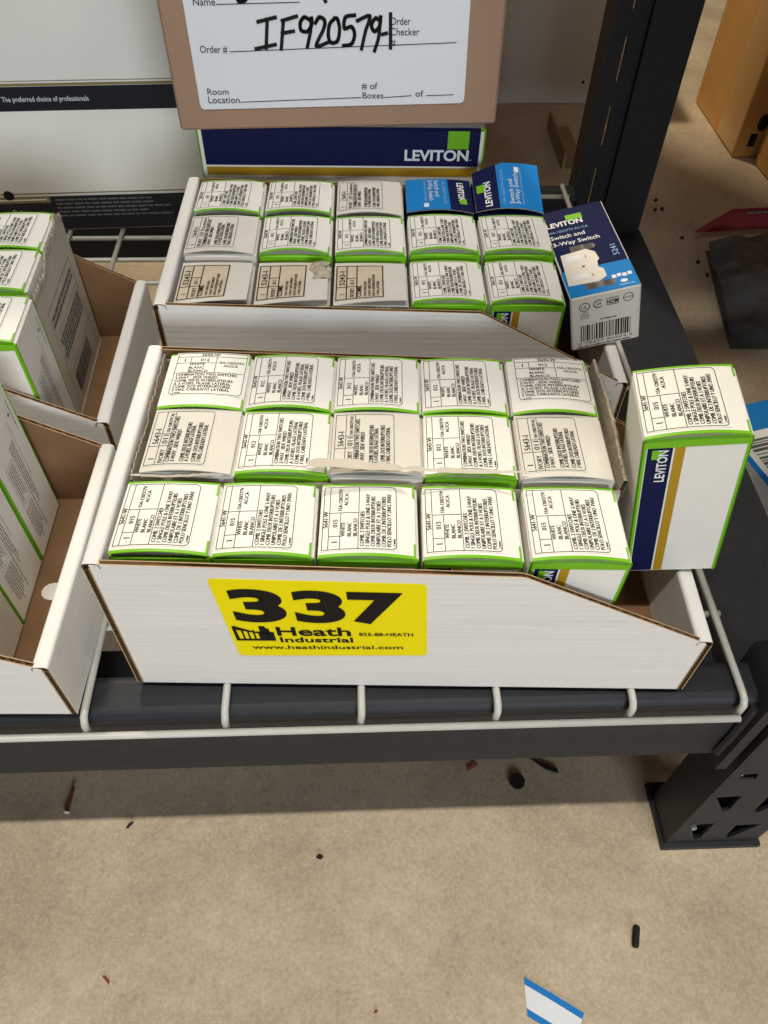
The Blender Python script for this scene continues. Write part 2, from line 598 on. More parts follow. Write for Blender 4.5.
def corr_ply(mb, fn, ulen, poly, umax, vmax, t, mo, mi, me, pitch=0.0034, phase=0.0):
    """two liners and a waved medium; fn(u, v, n); poly is the (u, v) outline; flutes run along u"""
    g = 0.0005
    mb.prism(poly, 0.0, g, fn, 3, mcap0=mo, mcap1=me)
    mb.prism(poly, t - g, t, fn, 3, mcap0=me, mcap1=mi)
    n = int(vmax / pitch * 6)
    rows = []
    for i in range(n + 1):
        v = vmax * i / n
        c = t / 2 + (t / 2 - g) * math.sin(2 * PI * v / pitch + phase)
        rows.append((fn(0, v, c), fn(umax(v), v, c)))
    for a, b in zip(rows, rows[1:]):
        mb.face([a[0], a[1], b[1], b[0]], me)


def make_bin(label, loc, yaw, group, sticker=False, tab=False):
    t = thing('bin_box', label, 'bin', (loc[0], loc[1], 0.0), (0, 0, yaw), group)
    mats = [M_CORR, M_KRAFT, M_FLUTE, M_LINER]
    E = 0.0086
    L, W, H, HL, XS = BL, BW, BH, BHL, BXS
    HR = 0.1076
    # floor
    mb = MB()
    mb.box((E, TK, 0.0004), (L - E, W - TK, 0.0032), mis=[0, 1, 2, 2, 2, 2])
    mb.build('floor_panel', mats, t)
    # long walls
    G = 0.0036
    u1 = L - 2 * G
    poly = [(0, 0.0002), (u1, 0.0002), (u1, HL - 0.002), (XS - G + 0.003, HR - 0.001), (XS - G, HR), (0, H)]

    def um(v):
        if v < HL - 0.002:
            return u1
        if v < HR:
            return u1 - (v - HL + 0.002) / (HR - HL + 0.002) * (u1 - XS + G)
        return max(0.0, (XS - G) * (H - v) / (H - HR))
    mb = MB()
    corr_ply(mb, lambda u, v, n: (G + u, n, v), u1, poly, um, H - 0.0002, TK, 0, 1, 2)
    fw = mb.build('side_wall', mats, t)
    mb = MB()
    corr_ply(mb, lambda u, v, n: (G + u, W - n, v), u1, poly, um, H - 0.0002, TK, 0, 1, 2)
    mb.build('side_wall', mats, t)
    # rolled-over end walls (high one, and the low lip at the open end)
    for side, hh, nm in ((0, H + 0.0005, 'end_wall'), (1, HL, 'front_lip')):
        mb = MB()
        X = (lambda x: x) if side == 0 else (lambda x: L - x)
        top = hh - 0.004
        po = [(0, 0.0), (W, 0.0), (W, top), (0, top)]
        corr_ply(mb, lambda u, v, n: (X(n), u, v), W, po, lambda v: W, top, 0.0034, 0, 2, 2)
        pi_ = [(0.0030, 0.0), (W - 0.0030, 0.0), (W - 0.0030, top), (0.0030, top)]
        corr_ply(mb, lambda u, v, n: (X(E - n - 0.0002), u if u > 0 else 0.0030, v), W, pi_, lambda v: W - 0.0030, top, TK, 0, 2, 2, phase=1.5)
        # fold over the top
        prof = []
        for i in range(13):
            a = PI - PI * i / 12
            ca, sa = math.cos(a), math.sin(a)
            prof.append((E / 2 + (E / 2) * math.copysign(abs(ca) ** 0.6, ca), top + 0.004 * abs(sa) ** 0.6))
        prof2 = [(E / 2 + (x - E / 2) * 0.86, top + (z - top) * 0.80) for x, z in prof]
        n = len(prof)
        for i in range(n - 1):
            a, b, c, d = prof[i], prof[i + 1], prof2[i + 1], prof2[i]
            mb.face([(X(a[0]), 0, a[1]), (X(b[0]), 0, b[1]), (X(b[0]), W, b[1]), (X(a[0]), W, a[1])], 0)
            mb.face([(X(d[0]), 0, d[1]), (X(c[0]), 0, c[1]), (X(c[0]), W, c[1]), (X(d[0]), W, d[1])], 2)
            mb.face([(X(a[0]), 0, a[1]), (X(b[0]), 0, b[1]), (X(c[0]), 0, c[1]), (X(d[0]), 0, d[1])], 2)
            mb.face([(X(a[0]), W, a[1]), (X(b[0]), W, b[1]), (X(c[0]), W, c[1]), (X(d[0]), W, d[1])], 2)
        # crumpled medium inside the fold, seen end-on
        for s in range(2):
            pth = [(X(0.0012 + 0.0062 * i / 10), 0.0003 + s * (W - 0.0006), top + 0.0012 + 0.0011 * math.sin(i * 2.1)) for i in range(11)]
            for p, q in zip(pth, pth[1:]):
                mb.face([p, q, (q[0], q[1] + (0.02 if s == 0 else -0.02), q[2]), (p[0], p[1] + (0.02 if s == 0 else -0.02), p[2])], 2)
        o = mb.build(nm, mats, t)
        if tab and side == 1:
            tb = MB()
            pts = [(L - E - 0.0005, 0.070), (L - E - 0.024, 0.070)]
            for i in range(7):
                a = -PI / 2 - PI * i / 6
                pts.append((L - E - 0.024 + 0.006 * math.cos(a), 0.076 + 0.006 * math.sin(a)))
            pts += [(L - E - 0.0005, 0.082)]
            tb.prism(pts, 0.0034, 0.0050, lambda a, b, h: (a, b, h))
            tb.build('locking_tab', M_WHITE, o)
    return t, fw


LF_O = (-0.3340, -0.0090)
LB_O = (-0.3365, 0.1535)
F_O, F_Y = (0.0, 0.0), -0.0420
B_O, B_Y = (0.0028, 0.1909), -0.0197
GB = 'white corrugated shelf bins'
front_bin, front_wall = make_bin('white corrugated bin with the yellow 337 sticker on its side', F_O, F_Y, GB)
back_bin, _w = make_bin('white corrugated bin standing directly behind the bin with the yellow sticker', B_O, B_Y, GB)
left_bin, _w = make_bin('white bin at the left shelf front, half empty with kraft floor showing', LF_O, -0.03, GB, tab=True)
leftback_bin, _w = make_bin('white bin at far left rear, holding the torn printed sleeve', LB_O, 0.0, GB)

# ---- yellow sticker (a part stuck to the bin's wall)
q00, q10, q11, q01 = (0.0611, 0.0325), (0.1594, 0.0352), (0.1555, 0.1014), (0.0547, 0.1037)


def st(u, v, lift=0.0):
    a = [(1 - u) * (1 - v) * q00[i] + u * (1 - v) * q10[i] + u * v * q11[i] + (1 - u) * v * q01[i] for i in range(2)]
    return (a[0], -0.0003 - lift, a[1])


SW, SH = 0.1005, 0.0690
mb = MB()
rad = 0.03
pts = []
for cx, cy, a0 in ((rad, rad * 1.4, PI), (1 - rad, rad * 1.4, 1.5 * PI), (1 - rad, 1 - rad * 1.4, 0), (rad, 1 - rad * 1.4, PI / 2)):
    for i in range(5):
        a = a0 + PI / 2 * i / 4
        pts.append((cx + rad * math.cos(a), cy + rad * 1.4 * math.sin(a)))
mb.prism(pts, -0.0002, 0.0, lambda a, b, h: st(a, b, h))
sticker = mb.build('lot_sticker', M_YELLOW, front_bin)
sticker['label'] = 'yellow lot sticker with bold black 337'
mb = MB()
sf = lambda u, v: st(u / SW, v / SH, 0.00025)
for ch, a, b in (('3', 0.060, 0.320), ('3', 0.360, 0.605), ('7', 0.625, 0.888)):
    write(mb, ch, a * SW, 0.505 * SH, 0.400 * SH, 0, sf, width=(b - a) * SW, bold=0.045, res=8, cap=0.76)
write(mb, 'Heath', 0.240 * SW, 0.300 * SH, 0.120 * SH, 0, sf, width=0.375 * SW, bold=0.022, res=5)
write(mb, 'Industrial', 0.245 * SW, 0.205 * SH, 0.072 * SH, 0, sf, width=0.375 * SW, bold=0.022, res=4)
write(mb, '855-88-HEATH', 0.655 * SW, 0.300 * SH, 0.048 * SH, 0, sf, width=0.275 * SW, bold=0.015, res=3)
write(mb, 'www.heathindustrial.com', 0.085 * SW, 0.105 * SH, 0.054 * SH, 0, sf, width=0.790 * SW, bold=0.012, res=3)
# factory emblem
fx = lambda x: (x * 1.18 - 0.118) * SW
fy = lambda y: y * SH
for poly in ([(0.118, 0.415), (0.128, 0.425), (0.205, 0.350), (0.275, 0.350), (0.275, 0.300), (0.120, 0.380)],
             [(0.232, 0.345), (0.232, 0.425), (0.258, 0.425), (0.262, 0.395), (0.272, 0.395), (0.275, 0.345)],
             [(0.118, 0.225), (0.118, 0.400), (0.132, 0.385), (0.135, 0.225)],
             [(0.118, 0.225), (0.118, 0.250), (0.290, 0.250), (0.290, 0.225)],
             [(0.222, 0.250), (0.222, 0.345), (0.290, 0.345), (0.290, 0.250)]):
    mb.face([sf(fx(x), fy(y)) for x, y in poly])
for x in (0.152, 0.176, 0.200):
    mb.face([sf(fx(x), fy(0.245)), sf(fx(x + 0.008), fy(0.245)), sf(fx(x + 0.008), fy(0.37)), sf(fx(x), fy(0.375))])
mb.build('sticker_print', M_BLACK, sticker)

# ------------------------------------------------------------------ switch cartons
CW, CD, CH = 0.0465, 0.0445, 0.1065
BOW = 0.0019


def carton_body(mats, w=CW, d=CD, h=CH, e=0.0013):
    """box with chamfered edges: face panels material 0..5 by slot list, edges slot 1"""
    mb = MB()
    x, y = w / 2, d / 2

    def P(sx, sy, sz, ax):
        c = [sx * x, sy * y, h if sz > 0 else 0.0]
        s = [sx, sy, 1 if sz > 0 else -1]
        for i in range(3):
            if i != ax:
                c[i] -= s[i] * e
        return tuple(c)
    S = (-1, 1)
    V = {}
    for sx in S:
        for sy in S:
            for sz in S:
                for ax in range(3):
                    V[(sx, sy, sz, ax)] = P(sx, sy, sz, ax)
    q = lambda *k: mb.face([V[i] for i in k[0]], k[1])
    # panels: front back left right bottom top
    q([(-1, -1, -1, 1), (1, -1, -1, 1), (1, -1, 1, 1), (-1, -1, 1, 1)], 0)
    q([(1, 1, -1, 1), (-1, 1, -1, 1), (-1, 1, 1, 1), (1, 1, 1, 1)], 0)
    q([(-1, 1, -1, 0), (-1, -1, -1, 0), (-1, -1, 1, 0), (-1, 1, 1, 0)], 0)
    q([(1, -1, -1, 0), (1, 1, -1, 0), (1, 1, 1, 0), (1, -1, 1, 0)], 0)
    q([(-1, 1, -1, 2), (1, 1, -1, 2), (1, -1, -1, 2), (-1, -1, -1, 2)], 0)
    q([(-1, -1, 1, 2), (1, -1, 1, 2), (1, 1, 1, 2), (-1, 1, 1, 2)], 0)
    # edges
    for sx in S:
        for sy in S:
            q([(sx, sy, -1, 0), (sx, sy, -1, 1), (sx, sy, 1, 1), (sx, sy, 1, 0)], 1)
    for sx in S:
        for sz in S:
            q([(sx, -1, sz, 0), (sx, -1, sz, 2), (sx, 1, sz, 2), (sx, 1, sz, 0)], 0 if sz > 0 else 1)
    for sy in S:
        for sz in S:
            q([(-1, sy, sz, 1), (1, sy, sz, 1), (1, sy, sz, 2), (-1, sy, sz, 2)], 1)
    for sx in S:
        for sy in S:
            for sz in S:
                q([(sx, sy, sz, 0), (sx, sy, sz, 1), (sx, sy, sz, 2)], 1)
    # green margin on the front face: a lip under the flap
    mb.box((-x + e, -y - 0.00012, h - e - 0.0038), (x - e, -y, h - e + 0.0002), 1)
    for sx in S:
        a, b = sorted((sx * (x - 0.0006), sx * (x - e - 0.0006)))
        mb.box((a, -y - 0.00010, e * 0.6), (b, -y, h - e), 1)
        a, b = sorted((sx * x, sx * (x + 0.0001)))
        for yy in (-y + 0.0004, y - 0.0014):
            mb.box((a, yy, e * 0.6), (b, yy + 0.0010, h - e), 1)
    me = mb.mesh('carton_body', mats)
    bm = bmesh.new(); bm.from_mesh(me)
    bmesh.ops.recalc_face_normals(bm, faces=bm.faces)
    bm.to_mesh(me); bm.free()
    return me


def flapz(x, y, lift, bow):
    """height of the flap's upper face above the carton top at (x, y)"""
    t = (CD / 2 - y) / CD      # 0 at the rear hinge, 1 at the front edge
    tw = (0.5 - x / CW) if lift < 0.0025 else (2.25 * (0.5 + x / CW) - 1.4)
    return 0.0009 + bow * (1 - (2 * x / CW) ** 2) * (0.5 + 0.5 * t) + lift * t * (0.6 + 0.4 * tw)


def flap_mesh(green, lift, bow, corner=None):
    mb = MB()
    nx, ny = 18, 12
    y0, y1 = -CD / 2 - 0.0004, CD / 2 - 0.0002
    f = lambda s, t: (-CW / 2 + 0.0004 + (CW - 0.0018) * s, y0 + (y1 - y0) * t, CH + flapz(-CW / 2 + CW * s, y0 + (y1 - y0) * t, lift, bow))
    # non-uniform rows so that the green edges are thin
    ts = [0.0, 0.038] + [0.038 + (0.930) * k / ny for k in range(1, ny)] + [0.968, 1.0]
    ss = [k / nx for k in range(nx)] + [0.978, 1.0]
    n0 = len(mb.v)
    for t in ts:
        for s in ss:
            mb.v.append(f(s, t))
    off = len(mb.v)
    for t in ts:
        for s in ss:
            p = f(s, t)
            mb.v.append((p[0], p[1], p[2] - 0.0006))
    W_ = len(ss)
    for j in range(len(ts) - 1):
        for i in range(W_ - 1):
            g = j in (0, len(ts) - 2) or (i == W_ - 2 and (j < 3 or j > len(ts) - 5))
            k = j * W_ + i
            mb.f.append((k, k + 1, k + W_ + 1, k + W_)); mb.m.append(1 if g else 0)
            mb.f.append((off + k + W_, off + k + W_ + 1, off + k + 1, off + k)); mb.m.append(0)
    for i in range(W_ - 1):
        mb.f.append((off + i, off + i + 1, i + 1, i)); mb.m.append(1)
        k = (len(ts) - 1) * W_ + i
        mb.f.append((k, k + 1, off + k + 1, off + k)); mb.m.append(1)
    for j in range(len(ts) - 1):
        k = j * W_
        mb.f.append((k, k + W_, off + k + W_, off + k)); mb.m.append(0)
        k = j * W_ + W_ - 1
        mb.f.append((off + k, off + k + W_, k + W_, k)); mb.m.append(0)
    return mb.mesh('top_flap', [M_WHITE if green else M_OLDWHITE, M_GREEN if green else M_OLDWHITE], smooth=False)


COMB2 = ['COMB. 2 SWITCHES', '1 SINGLE POLE & ONE 3-WAY', 'COMB. DEUX INTERRUPTEURS', 'UNIPOLAIRE ET A 3 VOIES', 'COMB. DE 2 INTERRUPTORES', 'POLO SENCILLO Y UNO 3VIAS']
COMB3 = ['COMBINATION TWO SWITCHES', '3-WAY , SIDE WIRED', 'COMB. DEUX INTERRUPTEURS', 'A 3-VOIES, FILAGE LATERAL', 'COMB. DOS INTERRUPTORES', '3 VIAS, CABLEADO LATERAL']


def heavy(mb, s_, x, y, h, mi=0, fn=None, **kw):
    """heavier print: the word struck twice, a hair apart"""
    write(mb, s_, x, y, h, mi, fn, **kw)
    write(mb, s_, x + 0.00013, y + 0.00004, h, mi, lambda u, v: fn(u, v, 0.00027), **kw)


def label_mesh(style, lift, bow):
    """printed paper label following the flap's curve; u along the text, v up"""
    mb = MB()
    U, V = 0.0385, 0.0345
    upright = style == 'upright'

    def fn(u, v, dz=0.00025):
        if upright:
            x, y = -0.0185 + u, -0.0125 + v
        else:
            x, y = -CW / 2 + 0.0018 + (V - v), -CD / 2 + 0.0035 + u
        return (x, y, CH + flapz(x, y, lift, bow) + dz)
    if style == 'old':
        U, V = 0.0385, 0.0300
    aged = style in ('aged', 'torn')
    if aged:
        U, V = 0.0365, 0.0290
    p = 0.0008
    mb.grid(lambda s, t: fn(-p + (U + 2 * p) * s, -p + (V + 2 * p) * t, 0.00012), 10, 10, 1)
    t = 0.00032
    if aged:
        T = 0.0007
        frame(mb, 0, 0, U, V, T, 0, fn)
        stroke(mb, [(0, V * .78), (U, V * .78)], T, 0, fn)
        stroke(mb, [(0, V * .56), (U, V * .56)], T, 0, fn)
        stroke(mb, [(U * .36, V), (U * .36, V * .56)], T, 0, fn)
        stroke(mb, [(U * .62, V * .78), (U * .62, V * .56)], T, 0, fn)
        heavy(mb, '1', U * .14, V * .82, 0.0032, 0, fn)
        heavy(mb, '5243-I', U * .42, V * .82, 0.0036, 0, fn, width=U * .42, bold=0.01)
        heavy(mb, 'IVORY', U * .05, V * .61, 0.0030, 0, fn, width=U * .26)
        heavy(mb, '011', U * .42, V * .61, 0.0028, 0, fn)
        heavy(mb, 'COMB.', U * .04, V * .46, 0.0030, 0, fn, width=U * .34, bold=0.02)
        rnd = random.Random(3)
        for i, s in enumerate(['TWO SWITCHES', '3-WAY SIDE WIRED', 'DEUX INTERRUPTEURS', '3 VIAS LATERAL']):
            heavy(mb, s, U * .04, V * (.35 - .09 * i), 0.0018, 0, fn, width=U * (0.46 + 0.11 * (i % 3)))
    elif style == 'old':
        frame(mb, 0, 0, U, V, 0.0003, 0, fn, rad=0.0016)
        stroke(mb, [(0, V * .82), (U, V * .82)], t, 0, fn)
        stroke(mb, [(0, V * .67), (U, V * .67)], t, 0, fn)
        stroke(mb, [(U * .34, V), (U * .34, V * .67)], t, 0, fn)
        stroke(mb, [(U * .57, V * .82), (U * .57, V * .67)], t, 0, fn)
        heavy(mb, '1', U * .1, V * .85, 0.0030, 0, fn)
        heavy(mb, '5643-I', U * .38, V * .85, 0.0032, 0, fn, width=U * .28)
        heavy(mb, 'IVORY', U * .03, V * .695, 0.0026, 0, fn, width=U * .24)
        heavy(mb, '011', U * .38, V * .695, 0.0030, 0, fn, width=U * .16)
        heavy(mb, '15A-120/277V AC', U * .60, V * .70, 0.0018, 0, fn, width=U * .37)
        ys = [.585, .495, .345, .265, .155, .065]
        wd_ = [.86, .60, .74, .68, .74, .70]
        for s, y, w_ in zip(COMB3, ys, wd_):
            heavy(mb, s, U * .04, V * y, 0.0023, 0, fn, width=U * w_)
    else:
        two = style == 'w5641'
        frame(mb, 0, 0, U, V, t, 0, fn, rad=0.0022)
        a, b, c = V * .915, V * .76, V * .515
        stroke(mb, [(0, a), (U, a)], t, 0, fn)
        stroke(mb, [(0, b), (U * .57, b)], t, 0, fn)
        stroke(mb, [(0, c), (U, c)], t, 0, fn)
        stroke(mb, [(U * .57, a), (U * .57, c)], t, 0, fn)
        stroke(mb, [(U * .20, a), (U * .20, b)], t, 0, fn)
        heavy(mb, '5641-W' if two else '5643-W', U * .47, V * .932, 0.0023, 0, fn, align='c', width=U * .26)
        heavy(mb, '1', U * .11, V * .79, 0.0030, 0, fn, align='c')
        heavy(mb, '015' if two else '012', U * .40, V * .80, 0.0024, 0, fn, align='c')
        heavy(mb, '-', U * .04, V * .80, 0.0016, 0, fn)
        for s, y in (('WHITE', .695), ('BLANC', .610), ('BLANCO', .530)):
            heavy(mb, s, U * (.30 if s != 'BLANCO' else .33), V * y, 0.0020, 0, fn, align='c')
        heavy(mb, '15A-120/277V', U * .785, V * .745, 0.0019, 0, fn, align='c', width=U * .36)
        heavy(mb, 'AC/CA', U * .785, V * .665, 0.0019, 0, fn, align='c')
        L = COMB2 if two else COMB3
        wd_ = [.55, .84, .80, .72, .80, .84] if two else [.86, .60, .82, .80, .80, .80]
        for i, s in enumerate(L):
            heavy(mb, s, U * .035, V * (.435 - .073 * i), 0.00210, 0, fn, width=U * wd_[i])
        heavy(mb, '2 WW', U * .05, V * .012, 0.0011, 0, fn)
    pap = M_AGED if aged else (M_LABEL if style != 'old' else M_OLDWHITE)
    return mb.mesh('printed_label', [M_BLACK, pap])


def front_print_mesh(dark=False):
    """navy and gold stripe with the maker's name on the front panel"""
    mb = MB()
    y = -CD / 2
    x0 = -CW / 2
    fn = lambda u, v, dz=0.0: (x0 + u, y - 0.00012 - dz, v)
    top = CH - 0.0052
    if dark:
        rect(mb, (0.0005, 0.002), (CW - 0.0005, CH - 0.0002), 0, lambda u, v: fn(u, v, 0.0002))
        for u in (0.027, 0.0300, 0.0335):
            rect(mb, (u, 0.002), (u + 0.0012, CH - 0.0002), 1, lambda u, v: fn(u, v, 0.0003))
        return mb.mesh('front_print', [M_BAND, M_OLDGOLD])
    w = CW
    rect(mb, (w * .050, 0.0018), (w * .285, top), 0, fn)
    rect(mb, (w * .305, 0.0018), (w * .400, top), 1, fn)
    g = lambda u, v: fn(u, v, 0.0001)
    rect(mb, (w * .095, top - 0.0075), (w * .185, top - 0.0012), 2, g)
    # text reads upwards: text x -> v, text y -> -u
    tf = lambda a, b: fn(w * .245 - b, top - 0.0235 + a, 0.00015)
    write(mb, 'LEVITON', 0, 0, 0.0044, 3, tf, width=0.0222, bold=0.025, res=3)
    return mb.mesh('front_print', [M_NAVY, M_GOLD, M_GREEN, M_INKWHITE])


def side_print_mesh():
    """small print on the right panel, lines running up the carton"""
    mb = MB()
    rnd = random.Random(11)
    X = CW / 2
    # u: down the panel along -z, v: across along y
    fn = lambda u, v: (X + 0.00015, CD / 2 - 0.004 - v, CH - 0.006 - u)
    fr = lambda u, v: fn(u, 0.036 - v)
    rect(mb, (0.012, 0.0262), (0.056, 0.0265), 0, fr)
    mb.face([fr(0.012 + 0.0012 * math.cos(a * PI / 4), 0.0315 + 0.0012 * math.sin(a * PI / 4)) for a in range(8)], 0)
    small_print(mb, 0.004, 0.0345, 0.030, 1, 0.002, 0.0010, 0, fr, rnd)
    small_print(mb, 0.024, 0.0225, 0.092, 4, 0.0019, 0.0011, 0, fr, rnd, 0.5)
    for a in ((0.030, 0.0035, 0.060, 0.0145),):
        frame(mb, a[0], a[1], a[2], a[3], 0.00022, 0, fr)
    small_print(mb, 0.032, 0.0125, 0.059, 5, 0.0018, 0.0010, 0, fr, rnd, 0.2)
    small_print(mb, 0.063, 0.0140, 0.093, 7, 0.0018, 0.0010, 0, fr, rnd, 0.3)
    return mb.mesh('side_print', [M_GREY])


def blue_flap_mesh(lift, bow, flip):
    mb = MB()
    fn = lambda s, t, dz=0.0: (-CW / 2 + CW * s, -CD / 2 + CD * t, CH + flapz(-CW / 2 + CW * s, -CD / 2 + CD * t, lift, bow) + dz)
    split = 0.66 if flip else 0.34
    if not flip:
        base = fn
        fn = lambda s, t, dz=0.0: (lambda p: (p[0], p[1] + 0.003 * t, p[2] + 0.0095 * t * (0.35 + 0.65 * min(1.0, s * 2.2))))(base(s, t, dz))
    nx = 20
    mb.grid(fn, nx, 8, 0, lambda i, j: (0 if ((i + .5) / nx > split) == flip else 1))
    mb.grid(lambda s, t: (lambda p: (p[0], p[1], p[2] - 0.0006))(fn(s, t)), nx, 8, 2)
    s0 = 0.70 if flip else 0.08

    def wr(s, h, w_, line, mi, t0, bold=0.0):
        # lines run across the flap's depth, reading upwards or downwards
        if flip:
            f2 = lambda a, b: fn(line + b / CW, 1 - (t0 + a / CD), 0.0003)
        else:
            f2 = lambda a, b: fn(line - b / CW, t0 + a / CD, 0.0003)
        write(mb, s, 0, 0, h, mi, f2, width=w_, bold=bold)
    if flip:
        wr('LEVITON', 0.0046, 0.026, 0.79, 3, 0.12, 0.03)
        mb.grid(lambda s, t: fn(0.80 + 0.11 * s, 0.20 + 0.17 * t, 0.0003), 2, 2, 4)
        wr('15A-120/277V AC/CA', 0.0020, 0.034, 0.56, 5, 0.08)
        wr('Switch and', 0.0034, 0.024, 0.44, 3, 0.06)
        wr('3-Way Switch', 0.0034, 0.030, 0.345, 3, 0.06)
        wr('Interruptor y Interruptor 3V', 0.0016, 0.036, 0.28, 5, 0.06)
        mb.grid(lambda s, t: fn(0.26 + 0.07 * s, 0.07 + 0.12 * t, 0.0003), 2, 2, 3)
    else:
        wr('LEVITON', 0.0046, 0.026, 0.24, 3, 0.06, 0.03)
        mb.grid(lambda s, t: fn(0.04 + 0.11 * s, 0.42 + 0.19 * t, 0.0003), 2, 2, 4)
        wr('15A-120/277V AC/CA', 0.0020, 0.034, 0.44, 5, 0.08)
        wr('Switch and', 0.0034, 0.024, 0.57, 3, 0.08)
        wr('3-Way Switch', 0.0034, 0.030, 0.66, 3, 0.08)
        wr('Interruptor y Interruptor 3V', 0.0016, 0.036, 0.72, 5, 0.08)
        mb.grid(lambda s, t: fn(0.62 + 0.07 * s, 0.78 + 0.12 * t, 0.0003), 2, 2, 3)
    return mb.mesh('top_flap', [M_NAVY, M_BLUE, M_OLDWHITE, M_INKWHITE, M_GREEN, M_SOFTWHITE])


_mc = {}


def cached(key, fn):
    if key not in _mc:
        _mc[key] = fn()
    return _mc[key]


LIFTS = [(0.0006, 0.0026), (0.0018, 0.0026), (0.0004, 0.0036), (0.0046, 0.0010)]


def carton(kind, var, label, loc, rot, group, side=False):
    """kind: w5641 / w5643 / upright (green edged), old, aged (plain), blue_a, blue_b"""
    t = thing('switch_carton', label, 'carton', loc, rot, group)
    lift, bow = LIFTS[var]
    if kind.startswith('blue'):
        put('carton_body', cached('bodyB', lambda: carton_body([M_NAVY, M_NAVY])), t)
        put('top_flap', cached((kind, var), lambda: blue_flap_mesh(lift, bow, kind == 'blue_a')), t)
        return t
    green = kind in ('w5641', 'w5643', 'upright')
    put('carton_body', cached(('body', green), lambda: carton_body([M_WHITE, M_GREEN] if green else [M_OLDWHITE, M_OLDWHITE])), t)
    fl_ = put('top_flap', cached(('flap', green, var), lambda: flap_mesh(green, lift, bow)), t)
    put('printed_label', cached(('label', kind, var), lambda: label_mesh(kind, lift, bow)), fl_)
    put('front_print', cached(('fp', kind in ('aged', 'torn')), lambda: front_print_mesh(kind in ('aged', 'torn'))), t)
    if side:
        put('side_print', cached('side', side_print_mesh), t)
    return t


def inbin(o, yaw, x, y, z):
    c, s = math.cos(yaw), math.sin(yaw)
    return (o[0] + c * x - s * y, o[1] + s * x + c * y, z)


POSN = ['far left', 'second from left', 'third from left', 'second from right', 'far right']
G1 = 'switch cartons in the front bin'
WHAT = {'w5641': 'white green-edged switch carton', 'w5643': 'white green-edged switch carton', 'upright': 'green-edged carton with label upright',
        'old': 'plain off-white switch carton', 'aged': 'aged carton with browned label'}
rows = [(0.0066, 0.0036, ['w5641'] * 5, [1, 0, 0, 0, 0], 'front row', [.0102, .0570, .1050, .1535, .2030]),
        (0.0548, 0.0062, ['old', 'w5643', 'old', 'w5643', 'old'], [0, 0, 1, 0, 0], 'middle row', [.0150, .0617, .1084, .1552, .2030]),
        (0.0998, 0.0062, ['upright', 'w5643', 'w5643', 'w5643', 'upright'], [0, 2, 0, 0, 2], 'rear row', [.0150, .0617, .1084, .1552, .2030])]
jit = random.Random(5)
for y0, z0, kinds, vs, rn, xs0 in rows:
    for c in range(5):
        p = inbin(F_O, F_Y, xs0[c] + CW / 2, y0 + CD / 2 + jit.uniform(-.0001, .0003), z0)
        carton(kinds[c], vs[c], '%s, %s in the %s of yellow-stickered bin' % (WHAT[kinds[c]], POSN[c], rn), p, (0, 0, F_Y + jit.uniform(-.006, .006)), G1)

G2 = 'switch cartons in the bin behind'
rows = [(0.0036, 0.0036, ['aged', 'aged', 'aged', 'w5641', 'w5641'], [3, 3, 3, 0, 2], 'front row'),
        (0.0524, 0.0036, ['old', 'w5643', 'w5643', 'w5641', 'w5641'], [0, 2, 0, 2, 0], 'middle row'),
        (0.1000, 0.0036, ['w5641', 'w5641', 'old', 'blue_a', 'blue_b'], [1, 1, 0, 0, 2], 'rear row')]
for y0, z0, kinds, vs, rn in rows:
    for c in range(5):
        k = kinds[c]
        dy = 0.0025 if (c > 2 and rn != 'rear row') else 0.0
        if rn == 'rear row' and c > 2:
            dy = 0.0030
        p = inbin(B_O, B_Y, 0.0114 + 0.0486 * c + CW / 2, y0 + dy + CD / 2, z0)
        yaw = B_Y + jit.uniform(-.008, .008)
        rot = (0, 0, yaw)
        if k == 'blue_a':
            lab = 'blue switch carton with navy end at right, rear row of the bin behind'
        elif k == 'blue_b':
            lab = 'blue switch carton tilted up at the rear right corner of the bin behind'
            rot = (0.0, 0.0, yaw)
            p = (p[0] - 0.0005, p[1] + 0.001, p[2])
        else:
            w_ = WHAT[k]
            if k == 'aged' and c == 1:
                w_ = 'aged carton with torn flap'
            lab = '%s, %s in the %s of the rear bin' % (w_, POSN[c], rn)
        t = carton(k, vs[c], lab, p, rot, G2)
        if rn != 'front row':
            t.scale = (1, 1, 1.035)
        if k == 'aged' and c == 1:
            mb = MB()
            rt = random.Random(2)
            mb.grid(lambda s, q: (0.0115 + 0.0105 * s + 0.002 * math.sin(q * 7), 0.002 + 0.018 * q, CH + 0.0030 + 0.0035 * math.sin(s * 3.0) * math.sin(q * 2.8 + .2) + rt.uniform(-.0006, .0006)), 6, 8)
            tp = mb.build('torn_paper', M_TORN, t)
            tp['label'] = 'curled torn grey paper'

# the loose carton leaning at the right of the front bin
R = Euler((0.0388, -0.1788, -0.1128), 'XYZ')
org = Vector((0.2510, 0.0320, 0.1549)) + R.to_matrix() @ Vector((CW / 2, CD / 2, -0.1080))
lc = carton('w5641', 0, 'loose green-edged switch carton leaning over the low lip of the yellow-stickered bin', org, R, None)
lc.scale = (1, 1, 0.997)

# left bins
GL = 'switch cartons in the left front bin'
for k, y0 in enumerate((0.0832, 0.0370, -0.0085)):
    kind = ('w5643', 'w5643', 'old')[k]
    for c in range(2):
        nm = ('nearest the brown rear wall', 'in the middle', 'at the front')[k]
        carton(kind, 0, '%s %s of the half-empty left bin, %s column' % (('white green-edged switch carton', 'white green-edged switch carton', 'plain off-white switch carton')[k], nm, ('right', 'left')[c]),
               (-0.0705 - CW / 2 - 0.0478 * c, y0 + CD / 2, 0.0036), (0, 0, 0), GL, side=(kind != 'old'))
GLB = 'switch cartons in the left rear bin'
YB = 0.030


def lb(x, y, z):
    c, s = math.cos(YB), math.sin(YB)
    return (-0.0710 + c * x - s * y, 0.1595 + s * x + c * y, z)


